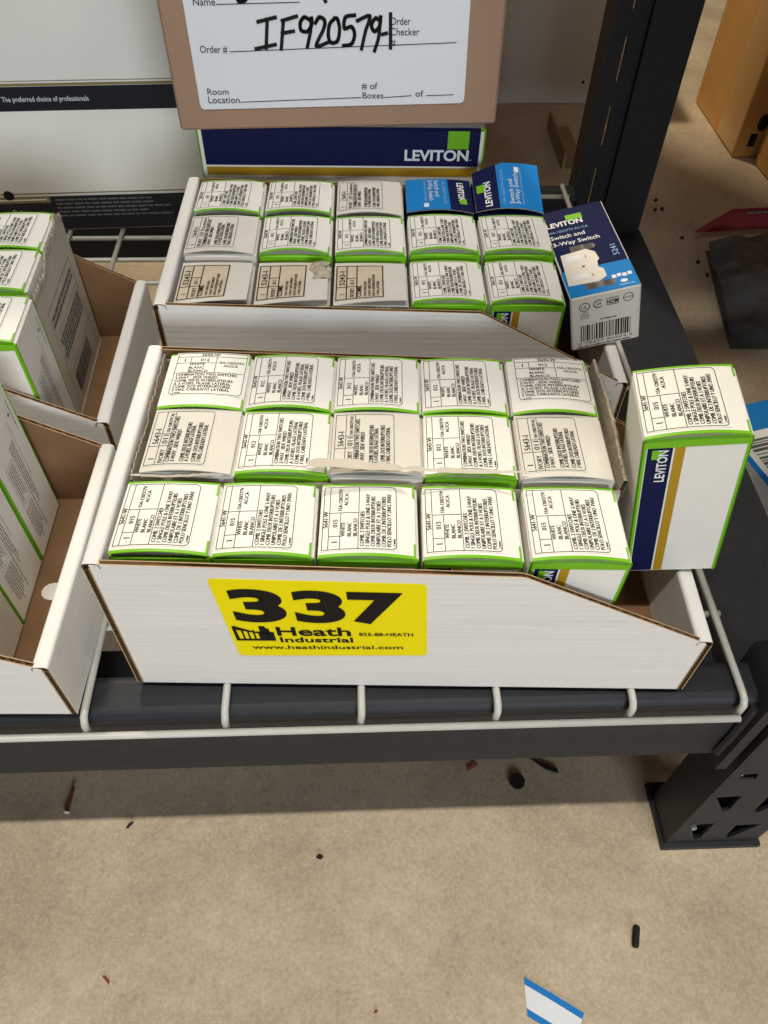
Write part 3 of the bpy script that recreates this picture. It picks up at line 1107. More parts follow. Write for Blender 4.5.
for k, (y0, z0) in enumerate(((0.0, 0.0036), (0.0470, 0.0056), (0.0922, 0.0056))):
    for c in range(2):
        carton('w5641' if k else 'w5643', 0, 'white green-edged switch carton, %s row of the left rear bin, %s column' % (('front', 'middle', 'rear')[k], ('right', 'left')[c]),
               lb(-CW / 2 - 0.0478 * c - (0.0035 if k else 0.0), y0 + CD / 2, z0), (0, 0, YB), GLB, side=(k == 0))

# ------------------------------------------------------------------ torn inner cartons


def ragged(seed, n, amp):
    r = random.Random(seed)
    a, out = 0.0, []
    for i in range(n + 1):
        a = a * 0.75 + r.uniform(-amp, amp)
        out.append(a)
    return out


def torn_wall(mb, p0, p1, nrm, z0, ztop, seed, t=0.0011, amp=0.0012, n=60, roll=0.0, top=None):
    """sheet from p0 to p1 (xy); the torn upper edge wanders and splits into grey fibre; roll leans the top outwards"""
    rg = ragged(seed, n, amp)
    rg2 = ragged(seed + 50, n, amp * 0.8)
    for i in range(n):
        q = []
        for j in (i, i + 1):
            s = j / n
            x, y = p0[0] + (p1[0] - p0[0]) * s, p0[1] + (p1[1] - p0[1]) * s
            zt = ztop(s) + rg[j]
            o = roll * (1 + 0.5 * math.sin(s * 9 + seed)) + rg2[j] * 0.3
            q.append((x, y, zt, o))
        (xa, ya, za, oa), (xb, yb, zb, ob) = q
        zm = min(za, zb) - 0.0065
        A = lambda x, y, k: (x + nrm[0] * k, y + nrm[1] * k)
        # outside: straight part then leaning top
        for k0, kk, mi in ((t, 1, 0), (0, 0, 2)):
            mb.face([(*A(xa, ya, k0), z0), (*A(xb, yb, k0), z0), (*A(xb, yb, k0), zm), (*A(xa, ya, k0), zm)], mi)
            mb.face([(*A(xa, ya, k0), zm), (*A(xb, yb, k0), zm), (*A(xb, yb, k0 + ob), zb - (0.0016 if kk else 0)), (*A(xa, ya, k0 + oa), za - (0.0016 if kk else 0))], mi)
        # torn fibre edge
        mb.face([(*A(xa, ya, t + oa), za - 0.0016), (*A(xb, yb, t + ob), zb - 0.0016), (*A(xb, yb, t * .4 + ob), zb + 0.0003), (*A(xa, ya, t * .4 + oa), za + 0.0003)], 1)
        mb.face([(*A(xa, ya, t * .4 + oa), za + 0.0003), (*A(xb, yb, t * .4 + ob), zb + 0.0003), (*A(xb, yb, ob), zb), (*A(xa, ya, oa), za)], 1)


SL = [M_SLEEVE, M_TORN, M_TORN]
tc_ = thing('torn_inner_carton', 'torn grey-white inner carton holding the rear two rows of the yellow-stickered bin', 'carton', (0, 0, 0), (0, 0, F_Y))
mb = MB()
mb.box((0.0095, 0.0533, 0.0034), (0.2545, 0.1478, 0.0060), 0)
mb.build('bottom_panel', SL, tc_)
mb = MB()
torn_wall(mb, (0.0098, 0.0538), (0.2535, 0.0538), (0, -1), 0.0076, lambda s: 0.1080 + 0.0010 * math.sin(s * 23), 4, amp=0.0007, roll=-0.0002)
mb.build('torn_front_panel', SL, tc_)
mb = MB()
torn_wall(mb, (0.2530, 0.0545), (0.2530, 0.1470), (1, 0), 0.0062, lambda s: 0.1135 + 0.003 * math.sin(s * 3.1), 9, amp=0.0008, roll=0.0006, t=0.0026)
mb.build('torn_side_panel', SL, tc_)
mb = MB()
torn_wall(mb, (0.0108, 0.0545), (0.0108, 0.1470), (-1, 0), 0.0076, lambda s: 0.1095 + 0.0030 * s, 14, amp=0.0012, roll=0.0002)
mb.build('torn_side_panel', SL, tc_)
mb = MB()
torn_wall(mb, (0.0108, 0.1468), (0.2535, 0.1468), (0, 1), 0.0076, lambda s: 0.1080, 21, amp=0.0004, roll=0.0)
mb.build('rear_panel', SL, tc_)
# curled torn flap lying over the gap between the front and middle rows
mb = MB()
rt = random.Random(8)


def curl(x0, x1, y0, y1, z, up, seed):
    r = random.Random(seed)
    nu, nv = 14, 5
    rag = [r.uniform(-.0011, .0011) for _ in range(nu + 1)]
    mb.grid(lambda s, t: (x0 + (x1 - x0) * s, y0 + (y1 - y0) * t * (0.35 + 0.65 * math.sin(PI * min(1, s * 1.05 + .05)) ** .5) + rag[int(round(s * nu))] * t,
                          z + up * t * t + 0.0010 * math.sin(s * 5 + seed)), nu, nv)


for a_ in ((0.0980, 0.1480, 0.0536, 0.0590, 0.1206, 0.0006, 1), (0.1480, 0.2050, 0.0536, 0.0565, 0.1190, 0.0002, 2), (0.0110, 0.0560, 0.0536, 0.0552, 0.1130, 0.0002, 3)):
    mb = MB()
    curl(*a_)
    mb.build('torn_flap', [M_SLEEVE], tc_)

tl = thing('torn_inner_carton', 'torn inner carton with printed side panel in the bin at far left rear', 'carton', (-0.0710, 0.1595, 0), (0, 0, YB))
mb = MB()
mb.box((-0.1005, 0.0455, 0.0034), (-0.0005, 0.1385, 0.0054), 0)
mb.build('bottom_panel', SL, tl)
mb = MB()
torn_wall(mb, (-0.0020, 0.0462), (-0.0020, 0.1382), (1, 0), 0.0056, lambda s: 0.1080 + 0.0060 * (1 / (1 + math.exp(-(s - .45) * 14))) + 0.0015 * math.sin(s * 17), 31, amp=0.0014, roll=0.0006)
spn = mb.build('printed_side_panel', [mat('grey_carton_panel', (190, 182, 168), 0.75, 0.15, var=0.05, vscale=50), M_TORN, M_SLEEVE], tl)
mb = MB()
rnd = random.Random(4)
fs = lambda u, v: (-0.0005, 0.050 + v, 0.096 - u)
frame(mb, 0.010, 0.008, 0.085, 0.076, 0.0004, 0, fs)
for u in (0.030, 0.062):
    stroke(mb, [(u, 0.008), (u, 0.076)], 0.0003, 0, fs)
fv = lambda u, v: fs(v, 0.076 - u)
for base, n, h in ((0.016, 2, 0.0030), (0.034, 6, 0.0019)):
    for i in range(n):
        uu = base + i * h * 1.5
        x = 0.004
        while x < 0.060:
            w_ = rnd.uniform(.003, .009)
            rect(mb, (x, uu), (x + w_, uu + h * .8), 0, fv)
            x += w_ + 0.0012
x = 0.016
while x < 0.060:
    w_ = rnd.choice((.0005, .0008, .0013))
    rect(mb, (x, 0.066), (x + w_, 0.082), 0, fv)
    x += w_ + rnd.choice((.0006, .001))
mb.build('panel_print', M_GREY, spn)
mb = MB()
torn_wall(mb, (-0.1000, 0.0460), (-0.0020, 0.0460), (0, -1), 0.0056, lambda s: 0.1108 + 0.0008 * math.sin(s * 9), 33, amp=0.0005)
mb.build('torn_front_panel', SL, tl)

# ------------------------------------------------------------------ blue boxed switch lying at the right of the rear bin
RBx = Euler((-0.0120, -0.2243, 0.0345), 'XYZ')
bt = thing('retail_switch_box', 'navy and sky blue boxed switch lying on the rear bin lip, barcode forward', 'box', (0.2669, 0.2225, 0.0922), RBx)
w, d, h = CW, CD, 0.108
mb = MB()
e = 0.0010


def chbox(mb, x0, y0, z0, x1, y1, z1, e, mis, me):
    """chamfered box; mis: bottom top front right back left; me: material of the edges"""
    lo, hi = (x0, y0, z0), (x1, y1, z1)
    S = (0, 1)

    def P(k, ax):
        return tuple((lo[i] + (0 if i == ax else e)) if k[i] == 0 else (hi[i] - (0 if i == ax else e)) for i in range(3))
    pan = {(2, 0): (0, [(0, 1, 0), (1, 1, 0), (1, 0, 0), (0, 0, 0)]), (2, 1): (1, [(0, 0, 1), (1, 0, 1), (1, 1, 1), (0, 1, 1)]),
           (1, 0): (2, [(0, 0, 0), (1, 0, 0), (1, 0, 1), (0, 0, 1)]), (1, 1): (4, [(1, 1, 0), (0, 1, 0), (0, 1, 1), (1, 1, 1)]),
           (0, 1): (3, [(1, 0, 0), (1, 1, 0), (1, 1, 1), (1, 0, 1)]), (0, 0): (5, [(0, 1, 0), (0, 0, 0), (0, 0, 1), (0, 1, 1)])}
    for (ax, s), (mi, ks) in pan.items():
        mb.face([P(k, ax) for k in ks], mis[mi])
    for a in range(3):
        b, c = (a + 1) % 3, (a + 2) % 3
        for sb_ in S:
            for sc in S:
                k0, k1 = [0, 0, 0], [0, 0, 0]
                k0[b] = k1[b] = sb_; k0[c] = k1[c] = sc; k1[a] = 1
                mb.face([P(k0, b), P(k1, b), P(k1, c), P(k0, c)], me)
    for i in S:
        for j in S:
            for k in S:
                mb.face([P((i, j, k), 0), P((i, j, k), 1), P((i, j, k), 2)], me)


def fix_normals(o):
    bm = bmesh.new(); bm.from_mesh(o.data)
    bmesh.ops.recalc_face_normals(bm, faces=bm.faces)
    bm.to_mesh(o.data); bm.free()
    return o


chbox(mb, 0, 0, -d, w, h, 0, e, [2, 0, 2, 0, 0, 0], 2)
fix_normals(mb.build('box_body', [M_NAVY, M_BLUE, M_WHITE], bt))
mb = MB()
tp_ = lambda u, v, dz=0.00015: (u, v, dz)
mb.face([tp_(e * .5, e * .3), tp_(w - e * .5, e * .3), tp_(w - e * .5, 0.0300), tp_(e * .5, 0.0300)], 1)
mb.face([(w + 0.00015, 0.001, -d + .001), (w + 0.00015, 0.0300, -d + .001), (w + 0.00015, 0.0300, -.0006), (w + 0.00015, 0.001, -.0006)], 1)
f3 = lambda u, v: tp_(u, v, 0.0003)
write(mb, 'LEVITON', w * .04, 0.0850, 0.0060, 2, f3, width=w * .56, bold=0.03, res=3)
rect(mb, (w * .37, 0.0905), (w * .62, 0.0975), 3, f3)
write(mb, '15A-120/277V AC-CA', w * .04, 0.0775, 0.0026, 4, f3, width=w * .60)
write(mb, 'Switch and', w * .04, 0.0695, 0.0048, 2, f3, width=w * .52, bold=0.01)
write(mb, '3-Way Switch', w * .04, 0.0610, 0.0048, 2, f3, width=w * .70, bold=0.01)
tv = lambda a, b: f3(w * .90 - b, 0.037 + a)
write(mb, '5241', 0, 0, 0.0042, 4, tv, width=0.013)
# small pictograms
for i in range(4):
    rect(mb, (w * (.66 + .075 * i), 0.0120 + 0.0008 * (i % 2)), (w * (.66 + .075 * i) + 0.0028, 0.0155 + 0.0006 * (i % 2)), 2, f3)
mb.face([f3(w * .80 + 0.0024 * math.cos(a * PI / 8), 0.0075 + 0.0018 * math.sin(a * PI / 8)) for a in range(16)], 2)
small_print(mb, w * .72, 0.0030, w * .92, 1, 0.002, 0.0016, 4, f3, random.Random(1), 0.05)
# picture of the twin switch
f5 = lambda u, v: tp_(u - 0.004, v, 0.00045)
f3 = lambda u, v: tp_(u - 0.004, v, 0.0003)
for y0, y1, x0, x1 in ((0.0505, 0.0570, 0.016, 0.031), (0.006, 0.012, 0.016, 0.034)):
    rect(mb, (x0, y0), (x1, y1), 5, f3)
    for x in (x0 + 0.004, x1 - 0.002):
        mb.face([f3(x + 0.0042 * math.cos(a * PI / 6), (y0 + y1) / 2 + 0.0036 * math.sin(a * PI / 6)) for a in range(12)], 5)
poly = [(0.006, 0.013), (0.026, 0.012), (0.032, 0.016), (0.032, 0.025), (0.029, 0.028), (0.030, 0.034), (0.032, 0.037), (0.031, 0.046), (0.026, 0.051), (0.008, 0.049)]
mb.face([f5(*p) for p in poly], 6)
f6 = lambda u, v: tp_(u - 0.004, v, 0.0006)
for y0 in (0.0155, 0.0375):
    rect(mb, (0.010, y0 + 0.002), (0.021, y0 + 0.008), 2, f6)
    rect(mb, (0.0235, y0 + 0.003), (0.0241, y0 + 0.0065), 5, f6)
mb.face([f6(0.020 + 0.0012 * math.cos(a * PI / 4), 0.0315 + 0.0012 * math.sin(a * PI / 4)) for a in range(8)], 5)
mb.build('face_print', [M_NAVY, M_BLUE, M_INKWHITE, M_GREEN, M_SOFTWHITE, M_STRAP, M_PLATE], bt)
mb = MB()
fe = lambda u, v: (u, -0.00015, -d + v)
circ = lambda cx, cy, r, t_: stroke(mb, [(cx + r * math.cos(a * PI / 8), cy + r * math.sin(a * PI / 8)) for a in range(17)], t_, 0, fe)
circ(w * .20, 0.0355, 0.0034, 0.0005)
write(mb, 'UL', w * .20, 0.0342, 0.0026, 0, fe, align='c')
for i, s in enumerate(('LISTED', 'WIRING', 'DEVICE')):
    write(mb, s, w * .20, 0.0298 - 0.0019 * i, 0.0013, 0, fe, align='c')
stroke(mb, [(w * .40 + 0.0032 * math.cos(a * PI / 10), 0.0362 + 0.0030 * math.sin(a * PI / 10)) for a in range(3, 18)], 0.0006, 0, fe)
write(mb, 'SA', w * .405, 0.0350, 0.0024, 0, fe, align='c')
write(mb, 'NOM', w * .60, 0.0345, 0.0034, 0, fe, align='c', width=w * .17, bold=0.03)
for v in (0.0335, 0.0388):
    rect(mb, (w * .51, v), (w * .69, v + 0.0004), 0, fe)
circ(w * .82, 0.0368, 0.0032, 0.0004)
write(mb, 'ANCE', w * .82, 0.0360, 0.0016, 0, fe, align='c', width=w * .15)
rnd = random.Random(9)
x = w * .14
while x < w * .86:
    w_ = rnd.choice((.0004, .0007, .0011))
    rect(mb, (x, 0.0068), (x + w_, 0.0205), 0, fe)
    x += w_ + rnd.choice((.0005, .0008, .0010))
write(mb, '0 78477 80904 2', w * .10, 0.0040, 0.0020, 0, fe, width=w * .8)
small_print(mb, w * .10, 0.0018, w * .92, 1, 0.002, 0.0014, 0, fe, rnd, 0.05)
small_print(mb, w * .42, 0.0228, w * .66, 1, 0.002, 0.0012, 0, fe, rnd, 0.05)
mb.build('end_print', M_BLACK, bt)

# ------------------------------------------------------------------ cartons at the back of the shelf
lbx = thing('long_carton', 'long white carton with navy and gold bands, under the kraft box with the address label', 'carton', (0.0135, 0.3600, 0.0), (0, 0, -0.02))
LW, LD, LH = 0.2085, 0.088, 0.1418
mb = MB()
chbox(mb, 0, 0, 0, LW, LD, LH, 0.0016, [0] * 6, 1)
fix_normals(mb.build('carton_body', [M_WHITE, M_GREEN], lbx))
mb = MB()
ff = lambda u, v, dz=0.00015: (u, -dz, v)
rect(mb, (0.004, 0.1145), (LW - 0.004, LH - 0.0016), 0, ff)
mb.face([ff(0.004, LH - 0.0016), ff(LW - 0.004, LH - 0.0016), (LW - 0.004, 0.0015, LH + 0.0002), (0.004, 0.0015, LH + 0.0002)], 0)
rect(mb, (0.004, 0.1068), (LW - 0.004, 0.1132), 1, ff)
f7 = lambda u, v: ff(u, v, 0.0003)
write(mb, 'LEVITON', 0.1500, 0.1190, 0.0080, 2, f7, width=0.0470, bold=0.03, res=4)
write(mb, '.', 0.1982, 0.1190, 0.0060, 2, f7)
rect(mb, (0.1810, 0.1275), (0.1965, 0.1405), 3, f7)
mb.build('front_print', [M_NAVY, M_GOLD, M_INKWHITE, M_GREEN], lbx)

KR = Euler((-0.06, -0.02, 0.0), 'XYZ')
kb = thing('kraft_box', 'brown kraft box with white handwritten address label, leaning back on the long carton', 'box', (0.0066, 0.3450, 0.1460), KR)
kb.scale = (0.979, 0.979, 0.979)
KW, KD, KH = 0.2235, 0.055, 0.24
mb = MB()
chbox(mb, 0, 0, 0, KW, KD, KH, 0.0015, [0] * 6, 0)
fix_normals(mb.build('box_body', [M_KRAFTBOX], kb))
# photograph-frame coordinates of the label's writing turned into the box face's own plane


def kf(px, py, lift=0.0006):
    u = 0.00063759 * px - 0.00021767 * py - 0.10065353 + 5.5676e-07 * px * py
    s = -9.406e-06 * px - 0.00059321 * py + 0.08195566 - 3.44e-08 * px * py
    return (u, -lift, s)


mb = MB()
rr_ = 0.003
lp = []
for cx, cz, a0 in ((0.0167 + rr_, 0.0140 + rr_, PI), (0.2000 - rr_, 0.0148 + rr_, 1.5 * PI), (0.2000 - rr_, 0.118 - rr_, 0), (0.0167 + rr_, 0.118 - rr_, PI / 2)):
    for i in range(5):
        a = a0 + PI / 2 * i / 4
        lp.append((cx + rr_ * math.cos(a), cz + rr_ * math.sin(a)))
mb.prism(lp, -0.0004, -0.0001, lambda a, b, hh: (a, hh, b))
al = mb.build('address_label', M_ADHES, kb)
al['label'] = 'white address label with black handwriting'
mb = MB()


def ktext(s, px0, px1, py, hpx):
    base = kf(px0, py)
    end = kf(px1, py)
    sl = (end[2] - base[2]) / (end[0] - base[0])
    write(mb, s, 0, 0, hpx * 0.00060, 0, lambda a, b: (base[0] + a, -0.0006, base[2] + b + sl * a), width=end[0] - base[0], res=3, bold=0.004)


def kline(px0, px1, py0, py1):
    a, b = kf(px0, py0), kf(px1, py1)
    stroke(mb, [(a[0], a[2]), (b[0], b[2])], 0.0005, 0, lambda u, v: (u, -0.0006, v), step=1)


ktext('Name', 195, 217, 6, 7.5)
kline(218, 300, 5, 3)
ktext('Order #', 202, 229, 51, 7.5)
kline(231, 457, 50, 41)
ktext('Order', 391, 411, 24, 7.5)
ktext('Checker', 391, 420, 34, 7.5)
ktext('#', 391, 396, 44, 7.0)
ktext('Room', 209, 230, 94, 7.0)
ktext('Location', 210, 241, 103, 7.5)
kline(242, 361, 102, 97)
ktext('# of', 362, 378, 88, 7.0)
ktext('Boxes', 363, 384, 98, 7.0)
kline(385, 412, 97, 95)
ktext('of', 416, 424, 96, 7.0)
kline(427, 454, 95, 94)
mb.build('label_print', M_BLACK, al)
mb = MB()
HW = [[(259, 21), (276, 17)], [(268, 19), (267, 46)], [(257, 47), (276, 43)],
      [(284, 21), (282, 47)], [(283, 20), (297, 16)], [(283, 32), (294, 30)],
      [(311, 20), (305, 17), (301, 22), (302, 29), (308, 30), (312, 24), (312, 18), (311, 30), (308, 45)],
      [(316, 22), (320, 17), (325, 20), (324, 28), (317, 44), (328, 41)],
      [(335, 18), (330, 24), (329, 35), (332, 41), (338, 39), (340, 28), (338, 19), (335, 18)],
      [(355, 15), (346, 17), (345, 27), (352, 26), (355, 33), (352, 42), (344, 44)],
      [(358, 20), (370, 16), (366, 30), (362, 47)],
      [(380, 20), (376, 18), (372, 24), (375, 30), (380, 25), (381, 17), (379, 36), (375, 49)],
      [(383, 33), (387, 32)], [(391, 14), (391, 46)],
      [(236, -6), (240, 2), (246, 1), (250, -6)], [(322, -6), (326, 2)]]
for st_ in HW:
    pp = [kf(*p) for p in st_]
    # smooth the strokes
    q = [(p[0], p[2]) for p in pp]
    if len(q) > 2:
        out = []
        for i in range(len(q) - 1):
            p0, p1, p2, p3 = q[max(i - 1, 0)], q[i], q[i + 1], q[min(i + 2, len(q) - 1)]
            for k in range(6):
                t = k / 6
                out.append(tuple(0.5 * (2 * p1[c] + (p2[c] - p0[c]) * t + (2 * p0[c] - 5 * p1[c] + 4 * p2[c] - p3[c]) * t * t + (3 * p1[c] - p0[c] - 3 * p2[c] + p3[c]) * t ** 3) for c in range(2)))
        out.append(q[-1])
        q = out
    stroke(mb, q, 0.0023, 0, lambda u, v: (u, -0.0007, v), step=1)
    for p in q:
        mb.face([(p[0] + 0.00115 * math.cos(a * PI / 5), -0.00072, p[1] + 0.00115 * math.sin(a * PI / 5)) for a in range(10)], 0)
mb.build('handwriting', M_BLACK, al)

# the big white carton
bg = thing('large_carton', 'large white carton with black and gold printed bands at the back of the shelf', 'carton', (-0.0922, 0.4665, 0.0), (0, 0, 0.05))
mb = MB()
chbox(mb, -0.42, 0, 0, 0.245, 0.28, 0.42, 0.002, [0] * 6, 0)
fix_normals(mb.build('carton_body', [M_CARTON], bg))
mb = MB()
fb_ = lambda u, v, dz=0.0002: (u, -dz, v)
X0, X1 = -0.415, 0.243
rect(mb, (X0, 0.1075), (X1, 0.1265), 0, fb_)
rect(mb, (X0, 0.1268), (X1, 0.1290), 1, fb_)
rect(mb, (X0, 0.1303), (X1, 0.1310), 1, fb_)
rect(mb, (X0, 0.0015), (X1, 0.0338), 0, fb_)
rect(mb, (X0, 0.0360), (X1, 0.0370), 1, fb_)
rect(mb, (X0, 0.0280), (-0.054, 0.0340), 1, lambda u, v: fb_(u, v, 0.0003))
rect(mb, (X0, 0.0302), (-0.057, 0.0316), 3, lambda u, v: fb_(u, v, 0.0004))
f8 = lambda u, v: fb_(u, v, 0.0004)
write(mb, 'The preferred choice of professionals', -0.0660, 0.1150, 0.0042, 2, f8, width=0.0690, bold=0.006)
write(mb, 'Leviton', -0.1180, 0.0120, 0.0110, 1, f8, width=0.0590, bold=0.04, res=4)
rnd = random.Random(6)
small_print(mb, -0.0500, 0.0295, 0.062, 5, 0.0038, 0.0024, 4, f8, rnd, 0.3)
mb.face([fb_(-0.0885 + 0.0045 * math.cos(a * PI / 10), 0.0355 + 0.0045 * math.sin(a * PI / 10), 0.0006) for a in range(20)], 5)
mb.build('band_print', [M_BAND, M_OLDGOLD, M_INKWHITE, M_CARTON, M_DIMWHITE, M_DEBRIS], bg)

# pale carton on the floor behind the rack
fc = thing('pale_carton', 'plain grey-white carton standing on the floor behind the rack', 'carton', (0.315, 1.300, ZF))
mb = MB()
chbox(mb, 0, 0, 0, 0.34, 0.4, 0.205, 0.003, [0] * 6, 0)
fix_normals(mb.build('carton_body', [M_CARTONG], fc))
mb = MB()
mb.face([(0.2395 + 0.003 * math.cos(a * PI / 5), -0.0004, 0.040 + 0.003 * math.sin(a * PI / 5)) for a in range(10)])
mb.build('dark_spot', M_DEBRIS, fc)

ab = MB()
ab.box((0, 0, 0), (0.040, 0.150, 0.004))
ab.box((0, 0, 0.004), (0.004, 0.150, 0.030))
o = ab.build('metal_bracket', M_BRACKET)
o.location = (0.477, 1.052, ZF)
tag(o, 'tan metal angle bracket lying on the dark floor behind the wire deck', 'bracket')

# tan cartons in the next bay
k1 = thing('tan_carton', 'tall tan carton with a taped seam on the floor beyond the rear upright', 'carton', (0.780, 1.092, ZF))
mb = MB()
chbox(mb, 0, 0, 0, 0.30, 0.220, 0.62, 0.003, [0] * 6, 0)
fix_normals(mb.build('carton_body', [M_KRAFTTAN], k1))
mb = MB()
mb.box((-0.0005, 0.005, 0.005), (0.0002, 0.090, 0.615))
mb.build('tape_strip', M_TAPE, k1)
mb = MB()
for y in (0.16,):
    pass
mb.face([(0.032 + 0.009 * math.cos(a * PI / 8), -0.0006, 0.060 + 0.014 * math.sin(a * PI / 8)) for a in range(16)], 0)
rect(mb, (0.018, 0.020), (0.030, 0.042), 0, lambda u, v: (u, -0.0006, v))
mb.build('front_print', M_DEBRIS, k1)
k2 = thing('tan_carton', 'small tan carton at the photo right edge in front of the tall tan carton', 'carton', (0.820, 0.930, ZF), (0, 0, 0.06))
mb = MB()
chbox(mb, 0, 0, 0, 0.26, 0.145, 0.22, 0.003, [0] * 6, 0)
fix_normals(mb.build('carton_body', [M_KRAFTTAN], k2))

# bagged goods with a red header card on the floor at right
bag = thing('plastic_bag', 'clear plastic bag of dark goods with red header card on the right floor', 'bag', (0.70, 0.72, ZF))
corners = [(-0.105, -0.155), (0.13, -0.165), (0.17, 0.155), (-0.060, 0.125)]


def quad(s, t):
    a = [(1 - s) * (1 - t) * corners[0][i] + s * (1 - t) * corners[1][i] + s * t * corners[2][i] + (1 - s) * t * corners[3][i] for i in range(2)]
    return a


from mathutils import noise as mnoise


def lump(s, t, hgt, k, seed):
    x, y = quad(s, t)
    edge = min(1.0, 5.5 * min(s, 1 - s)) ** .5 * min(1.0, 5.5 * min(t, 1 - t)) ** .5
    z = hgt * edge * (0.75 + 0.55 * mnoise.noise(Vector((x * k, y * k, seed)))) + 0.007 * edge * mnoise.noise(Vector((x * 45, y * 45, seed)))
    return x, y, max(0.001, z)


mb = MB()
mb.grid(lambda s, t: lump(0.06 + 0.88 * s, 0.06 + 0.8 * t, 0.034, 12, 1.0), 26, 26)
mb.grid(lambda s, t: (*quad(0.06 + 0.88 * s, 0.06 + 0.8 * t), 0.0006), 2, 2)
mb.build('bagged_goods', mat('dark_goods', (20, 18, 17), 0.35, 0.5, var=0.3, vscale=30), bag, smooth=True)
mb = MB()
mb.grid(lambda s, t: (lambda p: (p[0], p[1], p[2] + 0.003))(lump(s, t * 0.97, 0.040, 12, 1.0) ), 60, 60)
mb.build('bag_film', M_FILM, bag, smooth=True)
mb = MB()
T0, T1 = Vector((-0.062, 0.118, 0.012)), Vector((0.172, 0.140, 0.012))
A = [T0, T1, T1 + Vector((0.01, 0.012, 0.024)), T0 + Vector((0.055, 0.02, 0.024))]
nrm_ = Vector((0, 0.003, 0.001))
mb.face(A)
mb.face([p + nrm_ for p in A][::-1])
for i in range(4):
    mb.face([A[i], A[(i + 1) % 4], A[(i + 1) % 4] + nrm_, A[i] + nrm_])
hc = mb.build('header_card', M_RED, bag)
mb = MB()
small_print(mb, 0.045, 0.022, 0.10, 1, 0.003, 0.004, 0, lambda u, v: (T0.x + 0.03 + u, 0.1215 + (u * 0.09) + v * 0.35, 0.012 + v - 0.0005), random.Random(3), 0.2)
mb.build('header_print', M_DIMWHITE, hc)

# blue carton on the floor at the right edge
bc = thing('blue_carton', 'blue carton with white barcode label on the floor at the right edge', 'carton', (0.557, 0.300, ZF), (0, 0, 0.26))
mb = MB()
chbox(mb, -0.016, -0.06, 0, 0.15, 0.115, 0.055, 0.001, [0, 1, 0, 0, 0, 0], 1)
fix_normals(mb.build('carton_body', [M_CARTONG, M_BLUE], bc))
mb = MB()
rect(mb, (-0.010, -0.004), (0.04, 0.075), 1, lambda u, v: (u, v, 0.0553))
rnd = random.Random(5)
y = 0.004
while y < 0.066:
    w_ = rnd.choice((.0015, .003, .004))
    rect(mb, (-0.003, y), (0.034, y + w_), 0, lambda u, v: (u, v, 0.0555))
    y += w_ + rnd.choice((.0015, .003))
mb.build('barcode_label', [M_GREY, M_LABEL], bc)

# ------------------------------------------------------------------ litter on the concrete
DG = 'bits of litter on the floor'


def lit(name, label, loc, rz, build, m):
    mb = MB()
    build(mb)
    o = mb.build(name, m)
    o.location = (loc[0], loc[1], ZF)
    o.rotation_euler = (0, 0, rz)
    return tag(o, label, 'litter')


lit('black_stub', 'short black plastic stub lying on the open concrete, below the rack foot', (0.324, -0.092), 1.25, lambda mb: mb.tube([(-0.0075, 0, 0.0026), (-0.006, 0, 0.0026), (0.006, 0.0002, 0.0026), (0.0075, 0, 0.0026)], [0.0018, 0.0026, 0.0026, 0.0020], 10), M_DEBRIS)


def screw(mb):
    mb.tube([(-0.012, 0, 0.002), (0.008, 0, 0.002)], [0.0016, 0.0012], 8)
    mb.tube([(-0.0135, 0, 0.002), (-0.0125, 0, 0.002), (-0.0118, 0, 0.002)], [0.0016, 0.0026, 0.0016], 10, 1)


lit('rusty_screw', 'rust-coloured screw in the shadow under the rack at left', (-0.112, 0.024), 1.5, screw, [M_RUST, M_WIRE])


def disc(mb):
    pts = [(0.0062 * math.cos(a * PI / 9) * (1 + .08 * math.sin(3 * a)), 0.0066 * math.sin(a * PI / 9)) for a in range(18)]
    mb.prism(pts, 0.0, 0.0025, lambda a, b, hh: (a, b, hh))


lit('dark_disc', 'round dark disc on the shaded concrete under the front beam', (0.253, 0.026), 0.3, disc, M_DEBRIS)
lit('dark_strip', 'dark pointed scrap at the beam edge beside the dark disc', (0.277, 0.039), -0.25, lambda mb: mb.prism([(-0.012, 0.004), (0.012, -0.001), (0.013, -0.004), (0.002, -0.003)], 0, 0.002, lambda a, b, hh: (a, b, hh)), M_DEBRIS)


def chip(k, sd):
    def f(mb):
        r = random.Random(sd)
        n = 9
        pts = [(k * math.cos(2 * PI * i / n) * r.uniform(.6, 1.1), k * .8 * math.sin(2 * PI * i / n) * r.uniform(.6, 1.1)) for i in range(n)]
        mb.prism(pts, 0, k * .8, lambda a, b, hh: (a * (1 - hh / k * .35), b * (1 - hh / k * .35), hh))
    return f


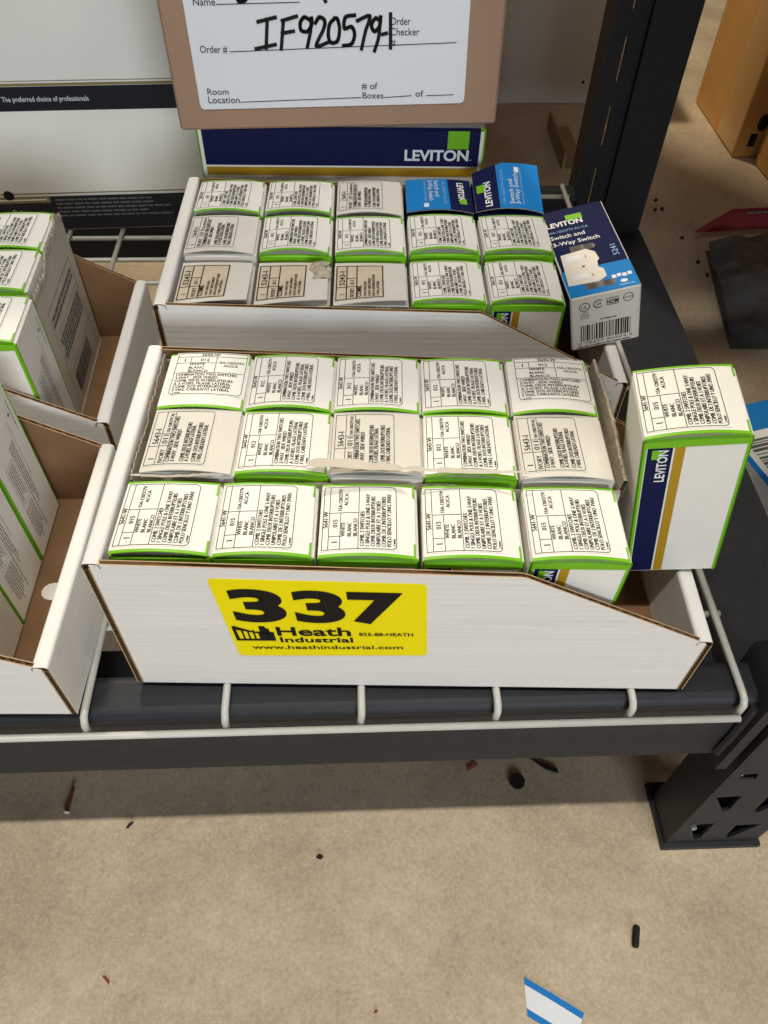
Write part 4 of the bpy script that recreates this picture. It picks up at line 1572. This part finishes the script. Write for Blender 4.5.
lit('dark_chip', 'small dark chip at the shadow edge in the left half of the floor', (-0.061, 0.000), 0.8, lambda mb: mb.tube([(-0.003, 0, 0.0012), (0, 0.0006, 0.0012), (0.0035, 0.0004, 0.0012)], [0.0008, 0.0013, 0.0008], 6), M_DEBRIS)
lit('dark_chip', 'small bluish-black chip on the lit concrete at floor centre', (0.090, -0.028), 0.2, chip(0.0030, 2), M_DEBRIS)
lit('wood_sliver', 'reddish sliver on the shaded concrete below the beam', (0.217, 0.039), 0.4, lambda mb: mb.prism([(-0.005, -0.0015), (0.005, -0.001), (0.004, 0.002), (-0.004, 0.0015)], 0, 0.0015, lambda a, b, hh: (a, b, hh)), mat('pinkish_chip', (150, 92, 84), 0.7, 0.2))
lit('orange_crumb', 'tiny reddish crumb low on the lit floor left of centre', (0.131, -0.132), 0.4, chip(0.0016, 5), M_RUST)
lit('brown_chip', 'small brown sliver on the lit floor at lower left', (-0.060, -0.106), -0.7, lambda mb: mb.prism([(-0.004, -0.0006), (0.004, -0.0010), (0.003, 0.0010), (-0.002, 0.0012)], 0, 0.0012, lambda a, b, hh: (a, b, hh)), M_RUST)
for i, (x, y) in enumerate([(0.611, 0.952), (0.602, 0.922), (0.614, 0.925), (0.622, 0.842), (0.628, 0.778), (0.632, 0.746)]):
    wh = ['dark pebble farthest back between the rear upright and tan carton', 'dark pebble left of a pair behind the red card', 'dark pebble right of a pair behind the red card',
          'dark pebble just left of the red header card', 'dark pebble left of the plastic bag, the rear one', 'dark pebble left of the plastic bag, the front one'][i]
    lit('dark_pebble', wh, (x, y), i, chip(0.0042, i + 10), M_DEBRIS)

# scrap of blue and white tape
sc = MB()
Pq = [Vector((0.2375, -0.1145)), Vector((0.2765, -0.1380)), Vector((0.2660, -0.1560)), Vector((0.2365, -0.1385))]


def scr(s, t):
    p = (Pq[0] * (1 - s) + Pq[1] * s) * (1 - t) + (Pq[3] * (1 - s) + Pq[2] * s) * t
    return (p.x, p.y, ZF + 0.0006 + 0.0012 * math.sin(PI * s) * (1 - t))


sc.grid(scr, 14, 10, 0, lambda i, j: 1 if j in (0, 1, 8, 9) else 0)
sc.grid(lambda s, t: (lambda p: (p[0], p[1], p[2] - 0.0005))(scr(s, t)), 14, 10, 0)
o = sc.build('tape_scrap', [M_INKWHITE, M_BLUE])
tag(o, 'torn scrap of white label with blue borders on the floor, photo bottom', 'scrap')
